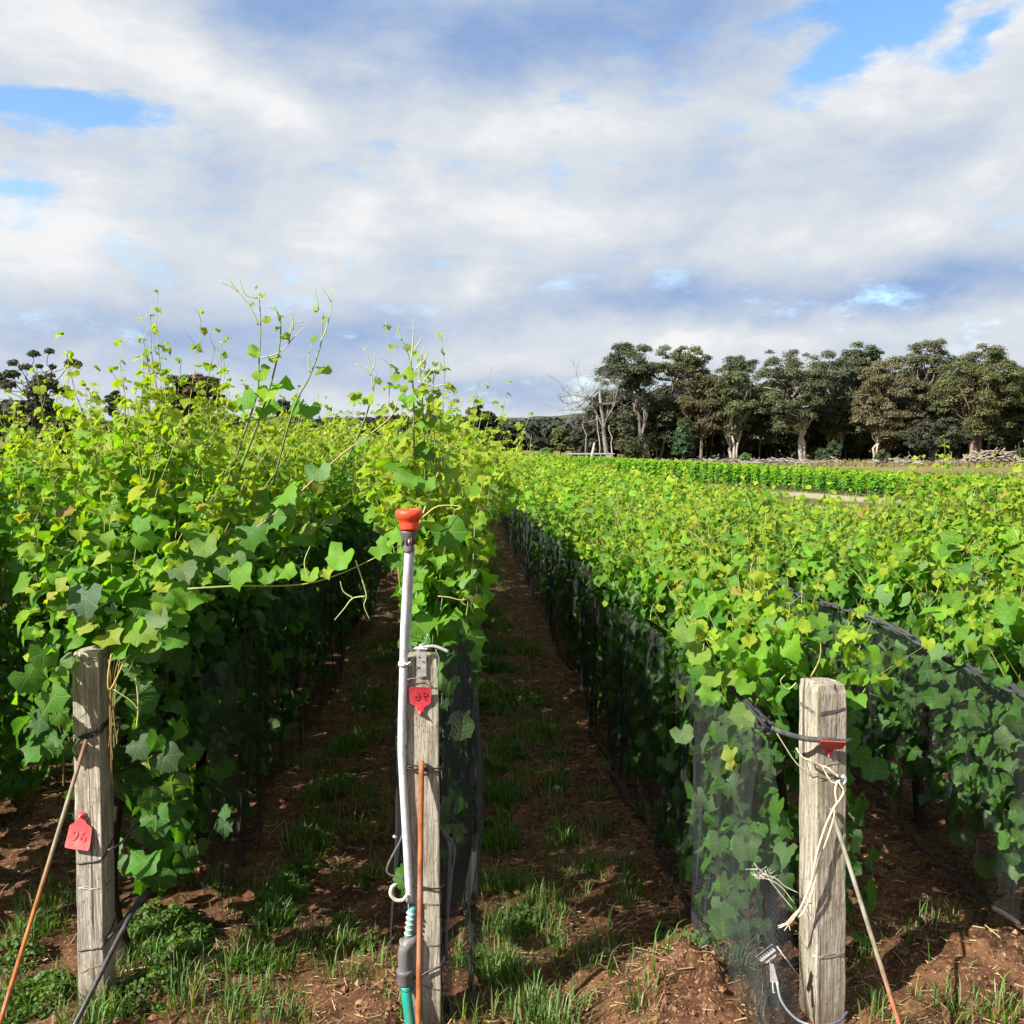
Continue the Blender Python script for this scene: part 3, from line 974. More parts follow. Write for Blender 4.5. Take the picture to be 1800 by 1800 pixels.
shoot('M', [(735, 900), (728, 780), (727, 700), (722, 640), (708, 600), (697, 585)], .0042, 3.5,
      [(722, 655, 30, .95), (700, 662, 28, .95), (740, 690, 30, .9), (715, 700, 36, .9), (730, 620, 20, 1.), (715, 610, 16, 1.), (745, 680, 22, 1.), (705, 820, 62, .7, (-.1, -.3, .9), (-1, 0, -.3)), (712, 765, 50, .75, (-.2, -.3, .9), (-.9, 0, -.4)), (742, 790, 40, .6)],
      [[(722, 640), (726, 600), (727, 570), (728, 560)], [(706, 598), (700, 580), (702, 572)], [(725, 620), (738, 600), (742, 592)], [(735, 670), (765, 680), (792, 690)], [(765, 680), (780, 676), (790, 678)], [(730, 650), (748, 630), (752, 615)], [(745, 670), (760, 650), (772, 655)], [(738, 650), (742, 625), (745, 610)]])
shoot('M', [(750, 860), (745, 760), (742, 690), (738, 650)], .0036, 3.55,
      [(752, 745, 36, .85), (735, 720, 32, .9), (760, 700, 24, .95), (748, 800, 44, .6), (765, 640, 14, 1.), (742, 640, 14, 1.)],
      [[(742, 690), (760, 672), (768, 650)], [(740, 655), (748, 640), (746, 622)]])
shoot('L1', [(600, 830), (640, 740), (655, 690), (662, 655)], .004, 3.9,
      [(648, 700, 30, .9), (664, 668, 18, 1.), (630, 700, 34, .85), (620, 692, 22, .8), (670, 720, 30, .8)],
      [[(656, 685), (650, 640), (640, 612)], [(652, 660), (640, 648), (625, 640)], [(655, 650), (660, 635), (658, 620)]])
shoot('L1', [(420, 950), (500, 890), (600, 800), (680, 740), (700, 705)], .005, 3.35,
      [(500, 870, 60, .55), (480, 910, 56, .4), (560, 830, 50, .5), (440, 935, 64, .3, (-.2, -.8, .4), (.2, 0, -1)), (640, 770, 40, .8)], c0=(.17, .12, .05), c1=(.32, .30, .09))
shoot('L1', [(330, 1035), (420, 1030), (490, 1030), (545, 1025), (600, 1008), (650, 985), (705, 958)], .0035, 3.1,
      [(600, 978, 62, .55, (-.3, -.8, .5), (-.3, 0, -.9)), (668, 962, 46, .85, (-.2, -.7, .7), (.6, 0, -.5)), (690, 945, 40, .6, (-.3, -.7, .6), (.7, 0, .2)), (700, 985, 44, .4), (545, 1010, 40, .75), (500, 1005, 46, .75), (470, 1012, 40, .6), (420, 1005, 60, .45), (575, 1005, 30, .8)],
      [[(625, 985), (640, 1030), (644, 1050), (640, 1065), (650, 1090)], [(643, 1048), (620, 1052), (605, 1070), (588, 1090)], [(622, 1052), (604, 1040), (598, 1022)], [(545, 1025), (535, 990), (545, 960)]], c0=(.22, .24, .07), c1=(.36, .34, .09))
shoot('M', [(742, 910), (770, 890), (810, 890), (800, 896), (795, 892)], .0025, 3.06, [(752, 918, 26, .95)], c0=(.4, .4, .08), c1=(.42, .44, .12))
shoot('M', [(735, 925), (752, 880), (770, 830)], .004, 3.1, [(748, 850, 44, .55), (715, 845, 58, .5, (-.2, -.4, .8), (-.8, 0, -.5)), (790, 935, 70, .4, (-.2, -.8, .3), (.5, 0, -.8))], c0=(.4, .4, .1), c1=(.36, .38, .1))
shoot('M', [(770, 1048), (790, 1050), (812, 1055), (830, 1050), (826, 1066), (812, 1058), (822, 1046), (836, 1052), (838, 1030)], .0022, 3.12, [], [[(826, 1062), (832, 1078)]], c0=(.38, .32, .12), c1=(.42, .42, .2))
shoot('R1', [(1425, 1190), (1440, 1160), (1442, 1130), (1432, 1095)], .003, 3.1, [(1438, 1090, 40, .8), (1418, 1100, 34, .9)], [[(1400, 1200), (1385, 1212), (1372, 1198), (1380, 1186)]], c0=(.36, .26, .08), c1=(.36, .34, .09))
shoot('R1', [(905, 800), (915, 775), (922, 752)], .009, 12., [(912, 788, 16, .9), (920, 760, 9, 1.), (916, 770, 10, 1.)], c0=(.34, .32, .09), c1=(.38, .36, .1))
root = RT['L1']['root']
for a in [(150, 1050, 78, (.070, .125, .075), (-.3, -.8, .45), (.1, 0, -1)), (108, 1195, 62, (.105, .165, .085), (-.6, -.75, .2), (-.3, 0, -1)), (125, 1165, 50, (.10, .17, .05), (-.5, -.7, .3), (-.2, 0, -1)),
          (118, 1270, 34, (.13, .24, .03), (-.4, -.8, .4), (-.6, 0, -.8)), (128, 1310, 44, (.075, .125, .06), (-.6, -.7, .2), (0, 0, -1)), (110, 1030, 40, (.26, .30, .05), (-.3, -.7, .6), (-1, 0, -.2)),
          (115, 1075, 36, (.22, .30, .03), None, (-1, 0, -.4)), (195, 1070, 26, (.14, .20, .12), (-.3, -.8, .5), (.6, 0, -.6)), (155, 1100, 52, (.24, .30, .04), (-.2, -.6, .8), (-.6, 0, -.4)),
          (190, 1118, 56, (.22, .29, .03), (-.2, -.6, .8), (.5, 0, -.5)), (245, 1110, 66, (.16, .25, .03), (-.3, -.6, .7), (.6, 0, -.4)), (270, 1130, 50, (.12, .22, .03), None, (.5, 0, -.8)),
          (280, 1085, 48, (.14, .21, .09), (-.3, -.8, .4), (.4, 0, -.8)), (213, 1385, 46, (.11, .17, .08), (-.5, -.8, .3), (0, 0, -1)), (245, 1310, 52, (.045, .09, .04), (-.2, -.8, .5), (.5, 0, -.8)),
          (290, 1330, 60, (.035, .08, .03), (-.1, -.8, .5), (.6, 0, -.7)), (225, 1520, 44, (.11, .18, .07), (-.5, -.8, .4), (-.1, 0, -1)), (255, 1525, 40, (.10, .17, .06), (-.4, -.8, .4), (.2, 0, -1)), (260, 1335, 30, (.24, .32, .06), (-.6, -.6, .4), (.1, 0, -1)),
          (235, 1505, 40, (.09, .15, .06), None, None), (400, 1425, 36, (.045, .12, .03), None, (.2, 0, -1)), (395, 1450, 40, (.03, .08, .03), None, (.0, 0, -1)), (320, 1000, 60, (.10, .16, .06), None, None), (180, 985, 44, (.26, .33, .04), (-.3, -.4, .9), (-1, 0, -.3)), (405, 990, 70, (.06, .13, .04), (-.1, -.9, .4), (0, 0, -1)),
          (240, 865, 44, (.30, .34, .02), (-.3, -.5, .8), (-.5, 0, -.6)), (360, 960, 54, (.13, .22, .04), None, None), (90, 1050, 30, (.3, .3, .06), None, (-1, 0, 0))]:
    lf(a[0], a[1], 3.13 if a[1] < 1350 else 3.3, a[2], root, a[3], a[4], a[5])
root = RT['R1']['root']
for a in [(1310, 1255, 56, (.12, .21, .05), (-.4, -.8, .4), (-.3, 0, -.9)), (1345, 1225, 44, (.18, .28, .03), (-.3, -.6, .7), (.7, 0, -.5)), (1285, 1325, 46, (.24, .30, .05), (-.8, -.4, .1), (0, 0, -1)), (1285, 1345, 30, (.25, .30, .05), (-.9, -.4, 0), (0, 0, -1)),
          (1250, 1190, 50, (.15, .25, .03), None, None), (1230, 1150, 52, (.16, .26, .03), None, None), (1205, 1110, 54, (.12, .22, .03), None, None), (1290, 1190, 56, (.17, .27, .03), None, None), (1200, 1290, 46, (.09, .15, .05), None, None)]:
    lf(a[0], a[1], 3.12, a[2], root, a[3], a[4], a[5])
root = RT['R2']['root']
for a in [(1705, 1405, 48, (.09, .16, .05), None, None), (1735, 1400, 44, (.10, .17, .05), None, None), (1690, 1470, 50, (.10, .17, .06), None, None), (1735, 1520, 60, (.12, .20, .05), None, None), (1770, 1510, 50, (.09, .16, .04), None, None), (1720, 1440, 50, (.08, .14, .05), None, None)]:
    lf(a[0], a[1], 3.9, a[2], root, a[3], a[4], a[5])

# ------------------------------------------------------------------ bird nets
def net_sheet(name, fx, ys, zlo, zhi, rng, label, nz_=22, mat=None, knot=None, clip=None):
    """cloth hung along a row; fx(y) its plane, zlo/zhi(y) the edges; knot/clip gather the near end"""
    ys = np.asarray(ys)
    q = np.linspace(0, 1, nz_)
    YY_, QQ = np.meshgrid(ys, q, indexing='ij')
    z = zlo(YY_) + (zhi(YY_) - zlo(YY_)) * QQ
    amp = .012 + .035 * (1 - QQ) * (.4 + QQ)
    x = fx(YY_) + amp * 2.2 * (vnoise(YY_ * 9, QQ * 1.3 + 3, 21) - .5) + amp * 1.2 * (vnoise(YY_ * 26, QQ * 2.0, 22) - .5) + .05 * (vnoise(YY_ * 2, QQ * 2, 23) - .5)
    y = YY_ + .03 * (vnoise(YY_ * 7, QQ * 3, 24) - .5)
    z = z + gz(y) + .03 * (vnoise(YY_ * 5, QQ * 0 + 1, 25) - .5)
    if knot is not None:
        # near end drawn together to the knot at the top and the clip at the foot
        k = np.clip((knot[1] + .55 - YY_) / .55, 0, 1) ** 1.5
        tx = knot[0] + (clip[0] - knot[0]) * (1 - QQ); tz = knot[2] + (clip[2] - knot[2]) * (1 - QQ); ty = knot[1] + (clip[1] - knot[1]) * (1 - QQ)
        w = k * (.55 + .45 * np.abs(QQ * 2 - 1) ** 2)
        x = x * (1 - w) + tx * w; z = z * (1 - w) + tz * w; y = y * (1 - w) + ty * w
    n0, n1 = z.shape
    i = np.arange(n0 * n1).reshape(n0, n1)
    f = np.stack([i[:-1, :-1], i[1:, :-1], i[1:, 1:], i[:-1, 1:]], -1).reshape(-1, 4)
    uv = np.stack([YY_, z], -1).reshape(-1, 2)
    root = empty('bird_net', (float(x[0, 0]), float(ys[0]), float(gz(ys[0]))), label, 'bird net', 'bird nets on the vine rows')
    mesh_np('net_cloth', np.stack([x, y, z], -1).reshape(-1, 3), f, mat or M_NET, None, uv, parent=root)
    return root, x, y, z


def roll(root, name, pts, r, n=5, c=(.028, .029, .032)):
    """net gathered into a loose rope: several ragged strands"""
    b = MB()
    s = spline(pts, 4)
    for k in range(5):
        a = k * 1.256; w = [np.array(q) + np.array([math.cos(a), .5 * math.sin(a * 2), math.sin(a)]) * r * .7 + RS.normal(0, r * .38, 3) for q in s]
        b.tube(w, [r * rnd.uniform(.30, .75) for _ in s], n, c=tuple(v * rnd.uniform(.7, 1.6) for v in c))
    return b.build(name, M_NETROLL, root)


def bunch(root, left, right, nu=26, nv=10, mat=None, wave=.012):
    """a hanging piece of doubled net between two edges given as (px, py, depth)"""
    a = np.array(spline([P(*q) for q in left], 8)); b_ = np.array(spline([P(*q) for q in right], 8))
    n_ = min(len(a), len(b_)); a, b_ = a[:n_], b_[:n_]
    q = np.linspace(0, 1, nv)[None, :, None]
    v = a[:, None] * (1 - q) + b_[:, None] * q
    uu, vv = np.meshgrid(np.linspace(0, 1, n_), np.linspace(0, 1, nv), indexing='ij')
    w = (vnoise(vv * 7 + uu * 2, uu * 4, 51) - .5) * wave * 2
    v = v + np.stack([w, w * 1.5, 0 * w], -1)
    i = np.arange(n_ * nv).reshape(n_, nv)
    f = np.stack([i[:-1, :-1], i[1:, :-1], i[1:, 1:], i[:-1, 1:]], -1).reshape(-1, 4)
    return mesh_np('net_fold', v.reshape(-1, 3), f, mat or M_NETDENSE, None, np.stack([vv * .25, uu * .7], -1).reshape(-1, 2), parent=root)


rng = np.random.default_rng(5)
yn = np.concatenate([np.arange(3.0, 8, .03), np.arange(8, 20, .12), np.arange(20, 60, .8)])
KNOT, CLIP = P(1345, 1278, 3.02), P(1345, 1690, 2.9)
xr = X0R - .02
net, nx, ny, nzz = net_sheet('net', lambda y: xr - .28 + .03 * np.sin(y * 1.9), yn, lambda y: .04 + 0 * y, lambda y: .97 + .04 * np.sin(y * 3), rng,
                             'sheer black bird net on the low row, knotted beside the post with cream twine', knot=KNOT, clip=P(1350, 1830, 2.88))
roll(net, 'net_hem', [(nx[i, 0] - .005, ny[i, 0], nzz[i, 0] + .005) for i in range(0, 170, 7)] + [(nx[i, 0], ny[i, 0], nzz[i, 0]) for i in range(175, len(yn), 12)], .008)
b = MB()
for k in range(9):      # folds of cloth bunched into the knot and hanging down from it
    a = KNOT + RS.normal(0, .012, 3)
    e = P(1250 + k * 16, 1180 + 6 * k, 3.3)
    b.tube(spline([a + np.array([.01, 0, 0]), a, (a + e) / 2 + RS.normal(0, .012, 3), e], 5), .006, 5, c=(.03, .03, .033))
b.build('net_bunch', M_NETROLL, net)
bunch(net, [(1215, 1440, 3.35), (1250, 1560, 3.2), (1290, 1690, 3.02), (1330, 1790, 2.92), (1350, 1850, 2.87)], [(1400, 1440, 3.02), (1402, 1560, 2.99), (1396, 1690, 2.95), (1404, 1790, 2.91), (1420, 1850, 2.88)], nu=40, nv=16, mat=M_NETFADE, wave=.03)
bunch(net, [(1285, 1290, 3.15), (1290, 1400, 3.15), (1300, 1520, 3.1), (1330, 1640, 3.0)], [(1350, 1285, 3.05), (1372, 1400, 3.03), (1385, 1520, 3.0), (1360, 1650, 2.97)], mat=M_NET)

ynm = np.concatenate([np.arange(3.08, 8, .04), np.arange(8, 20, .15), np.arange(20, 60, .8)])
xm = X0M + .03
net_m, nx, ny, nzz = net_sheet('net', lambda y: xm + .12 + .02 * np.sin(y * 2.3), ynm, lambda y: .03 + 0 * y, lambda y: 1.02 + .02 * np.sin(y * 2), rng, 'dark bird net hanging in folds behind the post with the grey pipe')
roll(net_m, 'net_hem', [(nx[i, 0], ny[i, 0], nzz[i, 0]) for i in range(0, 120, 6)], .008)
i = np.arange(0)
bunch(net_m, [(773, 1140, 3.12), (774, 1300, 3.12), (776, 1480, 3.10), (774, 1640, 3.08), (770, 1810, 3.06)], [(838, 1120, 3.5), (838, 1300, 3.45), (824, 1480, 3.32), (803, 1640, 3.15), (792, 1810, 3.08)])
bunch(net_m, [(782, 1180, 3.15), (788, 1300, 3.14), (780, 1480, 3.12), (778, 1640, 3.10), (772, 1810, 3.07)], [(822, 1160, 3.35), (826, 1300, 3.35), (812, 1480, 3.25), (795, 1640, 3.12), (786, 1810, 3.07)], wave=.02)
b = MB()
for k in range(7):
    b.tube(spline([P(772 + k * 3, 1450 + k * 6, 3.06), P(795 + rnd.uniform(-6, 6), 1490, 3.05), P(793 - k, 1560, 3.05), P(780 + k, 1690, 3.05)], 6), .0022, 4, c=(.16, .165, .17))
b.tube(spline([P(712, 1440, 3.1), P(705, 1475, 3.1), P(680, 1530, 3.1), P(712, 1545, 3.1)], 6), .004, 5, c=(.12, .12, .12))
b.build('net_bunch', M_NETROLL, net_m)
net_sheet('net', lambda y: xm - .13 - .02 * np.sin(y * 2.3), ynm[6:], lambda y: .05 + 0 * y, lambda y: 1.0 + .02 * np.sin(y * 2), rng, 'shaded bird net on the side of the pipe post row facing the 96 tag post')
xl = X0L
net_sheet('net', lambda y: xl + .27 + .03 * np.sin(y * 2.1), ynm[10:], lambda y: .06 + .02 * np.sin(y * 4), lambda y: 1.02 + .02 * np.sin(y * 2), rng, 'dark bird net over the shaded flank of the row on the 96 tag post')
x2 = X0R + 1.10
net2, nx, ny, nzz = net_sheet('net', lambda y: x2 - .28 + .02 * np.sin(y * 2.1), ynm[5:], lambda y: .16 + .05 * np.sin(y * 3), lambda y: .98 + .02 * np.sin(y * 2), rng, 'bird net rolled into a black band, on the row right of the twine post', mat=M_NETLIGHT)
roll(net2, 'net_roll', [(x2 - .215 + .012 * math.sin(y * 5), y, float(gz(y)) + .965 + .02 * math.sin(y * 3)) for y in np.arange(3.2, 9, .2)], .013, 5, (.06, .062, .07))
roll(net2, 'net_hem', [(nx[i, 0], ny[i, 0], nzz[i, 0] + .0) for i in range(0, 110, 6)], .006, 5, (.035, .035, .036))
x3 = X0R + 2.22
net3, nx, ny, nzz = net_sheet('net', lambda y: x3 - .28, ynm[40:], lambda y: .2 + 0 * y, lambda y: 1.02 + 0 * y, rng, 'bird net with a thin black roll glimpsed between the two outermost low vine rows')
roll(net3, 'net_roll', [(x3 - .20, y, float(gz(y)) + 1.06 + .02 * math.sin(y * 3)) for y in np.arange(4.6, 9, .25)], .013, 5, (.035, .037, .045))


# ------------------------------------------------------------------ end posts
def post(px_top, py_top, px_bot, py_bot, y, w, rot, label, chamfer=.012, topslope=0.0):
    top, bot = P(px_top, py_top, y), P(px_bot, py_bot, y)
    bot[2] = float(gz(y)) - .12
    h = top[2] - bot[2]
    root = empty('end_post', (bot[0], y, float(gz(y))), label, 'post', 'square timber end posts of the vine rows')
    n = 40
    v, f = [], []
    prof = [(-1, -1), (-.4, -1.01), (.3, -1.005), (1, -1), (1.01, 0), (1, 1), (0, 1.005), (-1, 1), (-1.008, .2)]
    k = len(prof)
    cr, sr = math.cos(rot), math.sin(rot)
    for i in range(n + 1):
        t = i / n
        for j, (a, c) in enumerate(prof):
            q = w / 2
            jit = .0006 * math.sin(i * .9 + j * 2.3) + rnd.gauss(0, .0003)
            if i == n: q -= .004
            X, Y = a * (q + jit), c * (q + jit)
            xx = bot[0] + (top[0] - bot[0]) * t + X * cr - Y * sr
            yy = y + X * sr + Y * cr
            v.append((xx, yy, bot[2] + h * t + (topslope * X if i == n else 0) - (.004 if i == n and abs(a) > .9 and abs(c) > .9 else 0)))
    for i in range(n):
        for j in range(k):
            f.append((i * k + j, i * k + (j + 1) % k, (i + 1) * k + (j + 1) % k, (i + 1) * k + j))
    f.append(tuple(n * k + j for j in range(k)))
    b = MB(); b.add(v, f)
    shaft = b.build('shaft', M_WOOD, root, smooth=False, bevel=.003)
    return root, top, bot


def ring(root, name, c, w, rot, z, r, col, tilt=(0, 0), mat=None, turns=1, jit=.002):
    """wire or cord tied round a post, close to its faces"""
    b = MB()
    pts = []
    q = w / 2 + r * 1.1
    for t in range(turns):
        for i in range(25):
            a = 2 * math.pi * i / 24 + .4
            ca, sa = math.cos(a), math.sin(a)
            m = max(abs(ca), abs(sa))
            X, Y = ca / m * q, sa / m * q
            x = c[0] + X * math.cos(rot) - Y * math.sin(rot); y = c[1] + X * math.sin(rot) + Y * math.cos(rot)
            pts.append((x, y, z + tilt[0] * X + tilt[1] * Y + t * r * 2.6 + rnd.gauss(0, jit)))
    b.tube(pts, r, 5, c=col)
    return b.build(name, mat or M_METAL, root)


def at_post(post_, py):
    """centre line of a post at the height that shows at py"""
    root, top, bot = post_[:3]
    for k in range(60):
        t = k / 59
        p = bot + (top - bot) * t
        if proj(p[None])[1][0] <= py:
            return p
    return top


WW = .088
ROT_L, ROT_M, ROT_R = R(-7), R(1), R(12)
pl = post(161, 1140, 172, 1792, 3.2, WW, ROT_L, 'weathered square post under leafy shoots, with a red tag marked 96 hanging down')
pm = post(742, 1150, 748, 1800, 3.05, .100, ROT_M, 'weathered square post with a grey pipe up its side and a steel strap on top', topslope=-.05)
pr = post(1446, 1196, 1446, 1800, 3.0, .105, ROT_R, 'pale square post wrapped in cream twine below a folded red tag', topslope=-.05)
DW = (.055, .052, .05); LWIRE = (.42, .40, .36)
for py, rr, cc, tl, tn in ((1153, .0016, LWIRE, (0, .05), 2), (1290, .0028, DW, (.35, .3), 3), (1497, .0030, DW, (.15, .5), 1), (1560, .0013, LWIRE, (0, .05), 2), (1652, .0026, DW, (.2, .6), 1), (1690, .0012, (.15, .12, .1), (.3, .1), 1)):
    p = at_post(pl, py); ring(pl[0], 'tie_wire', p, WW, ROT_L, p[2], rr, cc, tl, turns=tn)
for py, rr, cc, tl, tn in ((1335, .0030, DW, (-.1, .25), 2), (1540, .0030, DW, (-.1, .2), 1), (1580, .0011, LWIRE, (-.1, .05), 2), (1645, .0011, LWIRE, (-.05, .1), 2), (1690, .0038, (.05, .045, .05), (.45, .4), 1), (1722, .0011, (.1, .09, .08), (-.3, .1), 1)):
    p = at_post(pm, py); ring(pm[0], 'tie_wire', p, .104 if rr < .002 else .118, ROT_M, p[2], rr, cc, tl, turns=tn)
for py, rr, cc, tl, tn in ((1243, .0013, (.2, .19, .17), (.1, .1), 3), (1342, .0011, LWIRE, (.1, .05), 1), (1365, .0013, LWIRE, (.1, .05), 2), (1672, .0017, (.42, .38, .30), (.0, .1), 3)):
    p = at_post(pr, py); ring(pr[0], 'tie_wire', p, .106, ROT_R, p[2], rr, cc, tl, turns=tn)

# steel strap and wire over the middle post
b = MB()
for k, (xa, ya, xb, yb, d0, d1) in enumerate([(741, 1142, 741, 1190, 2.992, 2.994)]):
    a, e = P(xa, ya, d0), P(xb, yb, d1)
    b.box(*((a + e) / 2), .030, .0035, abs(a[2] - e[2]), c=(.55, .55, .53))
a = P(744, 1139, 3.02)
b.box(a[0], a[1], a[2] + .004, .030, .07, .0035, c=(.55, .55, .53))
b.build('steel_strap', M_METAL, pm[0], smooth=False, bevel=.001)
for (x_, y_) in ((737, 1155), (744, 1163), (736, 1173)):
    b = MB(); q = P(x_, y_, 2.99); b.lathe([(.0028, -.001), (.0028, .0015)], q, 8, axis=(0, -1, 0), c=(.12, .11, .1)); b.build('nail_head', M_METAL, pm[0])
b = MB()
b.tube(spline([P(716, 1145, 3.0), P(735, 1139, 3.0), P(760, 1136, 3.0), P(775, 1140, 3.0), P(788, 1146, 3.0)], 4), .0055, 7, c=(.55, .55, .54))
b.tube(spline([P(735, 1140, 2.995), P(745, 1131, 3.01), P(752, 1140, 3.03), P(740, 1134, 3.0), P(748, 1142, 2.99)], 5), .0035, 6, c=(.5, .5, .5))
b.tube(spline([P(744, 1136, 3.0), P(748, 1128, 3.0), P(752, 1114, 3.0)], 4), .0016, 5, c=(.4, .4, .4))
b.tube(spline([P(766, 1142, 2.99), P(772, 1160, 2.99), P(768, 1185, 2.99), P(772, 1200, 2.99)], 5), .0015, 5, c=(.45, .45, .42))
b.tube(spline([P(718, 1205, 2.985), P(716, 1195, 2.985), P(735, 1192, 2.985), P(742, 1198, 2.98), P(740, 1184, 2.985), P(743, 1196, 2.98), P(762, 1199, 2.985)], 5), .0015, 5, c=(.30, .28, .25))
b.build('fence_wire', M_METAL, pm[0])

# ------------------------------------------------------------------ stay rods
RUSTC, GREYC = (.38, .125, .035), (.34, .30, .23)


def rod(pts, r, cols, label):
    w = [P(*p) for p in pts]
    n = 20
    s = [w[0] + (w[-1] - w[0]) * i / n for i in range(n + 1)]
    b = MB()
    cc = []
    for i in range(n + 1):
        t = i / n * (len(cols) - 1); k = min(int(t), len(cols) - 2); q = t - k
        cc.append(tuple(cols[k][j] * (1 - q) + cols[k + 1][j] * q for j in range(3)))
    b.tube(s, r, 8, c=cc)
    o = b.build('stay_rod', M_RUST)
    return tag(o, label, 'rod', 'steel stay rods propped against the posts')


rod([(152, 1300, 3.12), (-10, 1830, 2.72)], .0065, [(.18, .08, .04), (.26, .23, .16), (.24, .18, .11), RUSTC, RUSTC, RUSTC], 'rusty stay rod slanting down leftwards from the post with the 96 tag')
rod([(741, 1338, 2.985), (735, 1850, 2.80)], .0085, [(.30, .10, .035), (.34, .11, .035), (.28, .11, .06), (.34, .11, .035), (.32, .11, .04)], 'orange rusty rod standing upright in front of the post with the grey pipe')
rod([(1461, 1420, 2.93), (1590, 1830, 2.66)], .0068, [(.18, .16, .12), (.25, .245, .19), (.25, .245, .19), (.25, .245, .18), (.27, .25, .17), (.36, .13, .06), (.38, .14, .07)], 'grey stay rod with a rusty foot leaning on the twine-wrapped post')

# ------------------------------------------------------------------ ear tags
RED = (.52, .045, .055)


def ear_tag(stud, up, right, out, size, bend, label, number=None, flip=False, col=RED, squash=1.0, bk=2.0):
    """cattle ear tag: body, shoulders, neck with a stud; stud at the origin, body towards -up"""
    up, right, out = (np.array(a, dtype=float) for a in (up, right, out))
    up /= np.linalg.norm(up); right = right - up * (right @ up); right /= np.linalg.norm(right); out = np.cross(right, up) * (1 if np.cross(right, up) @ out > 0 else -1)
    root = empty('ear_tag', stud, label, 'tag', 'red plastic ear tags nailed to the posts')
    half = [(0, .16), (.10, .13), (.15, .04), (.155, -.10), (.17, -.22), (.26, -.34), (.43, -.44), (.49, -.50), (.50, -.70), (.52, -1.0), (.53, -1.28), (.49, -1.36), (.25, -1.37), (0, -1.37)]
    rows_ = []
    for hx, hy in half:
        rows_.append((hx, hy))
    v, f = [], []
    th = .0022
    for side in (0, 1):
        for hx, hy in rows_:
            for sx in (-1, -.5, 0, .5, 1):
                x = hx * sx * size; y = hy * size * squash
                d = bend * max(0, -hy - .1) ** bk * size + .004 + .02 * size * (sx * hx) ** 2 - side * th
                v.append(np.array(stud) + right * x + up * y + out * d)
    m = len(rows_)
    def id_(s, i, j): return s * m * 5 + i * 5 + j
    for i in range(m - 1):
        for j in range(4):
            f.append((id_(0, i, j), id_(0, i + 1, j), id_(0, i + 1, j + 1), id_(0, i, j + 1)))
            f.append((id_(1, i, j), id_(1, i, j + 1), id_(1, i + 1, j + 1), id_(1, i + 1, j)))
        for j in (0, 4):
            f.append((id_(0, i, j), id_(1, i, j), id_(1, i + 1, j), id_(0, i + 1, j)))
    for j in range(4):
        f.append((id_(0, m - 1, j), id_(1, m - 1, j), id_(1, m - 1, j + 1), id_(0, m - 1, j + 1)))
    b = MB(); b.add(v, f, col)
    b.build('tag_plate', M_PLASTIC, root, smooth=False, bevel=.0006)
    b = MB()
    b.lathe([(.10 * size, .0), (.11 * size, .004), (.085 * size, .008), (.05 * size, .010), (.045 * size, .012)], np.array(stud) + out * .004, 14, axis=tuple(out), c=tuple(min(1, k * 1.15 + .04) for k in col))
    b.build('stud', M_PLASTIC, root)
    b = MB()
    b.lathe([(.030 * size, .012), (.034 * size, .0155), (.02 * size, .0165)], np.array(stud) + out * .004, 10, axis=tuple(out), c=(.5, .5, .5))
    b.build('nail_head', M_METAL, root)
    if number:
        cu = bpy.data.curves.new('number', 'FONT')
        cu.body = number; cu.size = .62 * size; cu.align_x = 'CENTER'; cu.align_y = 'CENTER'; cu.extrude = .0003
        cu.space_character = 1.15
        mm, n, out_ = new_mat('faded_ink')
        n.l.new(principled(n, (.46, .062, .067) if number and not flip else (.44, .032, .052), .6, .3), out_.inputs[0])
        cu.materials.append(mm)
        tmp = bpy.data.objects.new('number', cu)
        o = put('number', bpy.data.meshes.new_from_object(tmp), root); bpy.data.objects.remove(tmp)
        d = bend * .8 ** bk * size + .0052
        s_ = -1 if flip else 1
        hy = -.88
        dslope = bend * bk * .78 ** (bk - 1)
        upv = up - out * dslope; upv /= np.linalg.norm(upv); ov = np.cross(right, upv); ov = ov if ov @ out > 0 else -ov
        M = Matrix([[*(s_ * -right if np.cross(-right, upv) @ ov > 0 and False else s_ * right)], [*(s_ * upv)], [*ov]]).transposed().to_4x4()
        M.translation = Vector((np.array(stud) + up * hy * size * squash + out * (d + .0012)).tolist())
        o.matrix_basis = M
    return root


def face_frame(rot):
    """front face of a post: right and outward directions"""
    return np.array([math.cos(rot), math.sin(rot), 0]), np.array([math.sin(rot), -math.cos(rot), 0])


rl, ol = face_frame(ROT_L)
ear_tag(P(157, 1423, 3.2) + ol * (WW / 2 + .001) - np.array([0, WW / 2 * 0, 0]), np.array([.10, 0, 1]), rl, ol, .077, .16, 'red ear tag marked 96 hanging down from its stud', '96', col=(.60, .065, .07))
rm, om = face_frame(ROT_M)
s_ = P(738.5, 1251, 3.0) + om * .004
ear_tag(s_, np.array([-.03, 0, -1]), rm, om, .066, .14, 'red ear tag turned upside down under the steel strap', '96', flip=True, col=(.60, .035, .06), squash=.92, bk=2.0)
rr_, or_ = face_frame(ROT_R)
s_ = at_post(pr, 1312) + or_ * (.1055 / 2) + rr_ * (-.012)
ear_tag(s_, -np.array([.05, 0, 1]) - np.array([-.22, -.97, 0]) * 1.35, np.array([.97, -.22, 0]), np.array([0, -.5, -.8]), .072, .02, 'red ear tag folded out flat towards the viewer above cream twine', col=(.60, .03, .03))

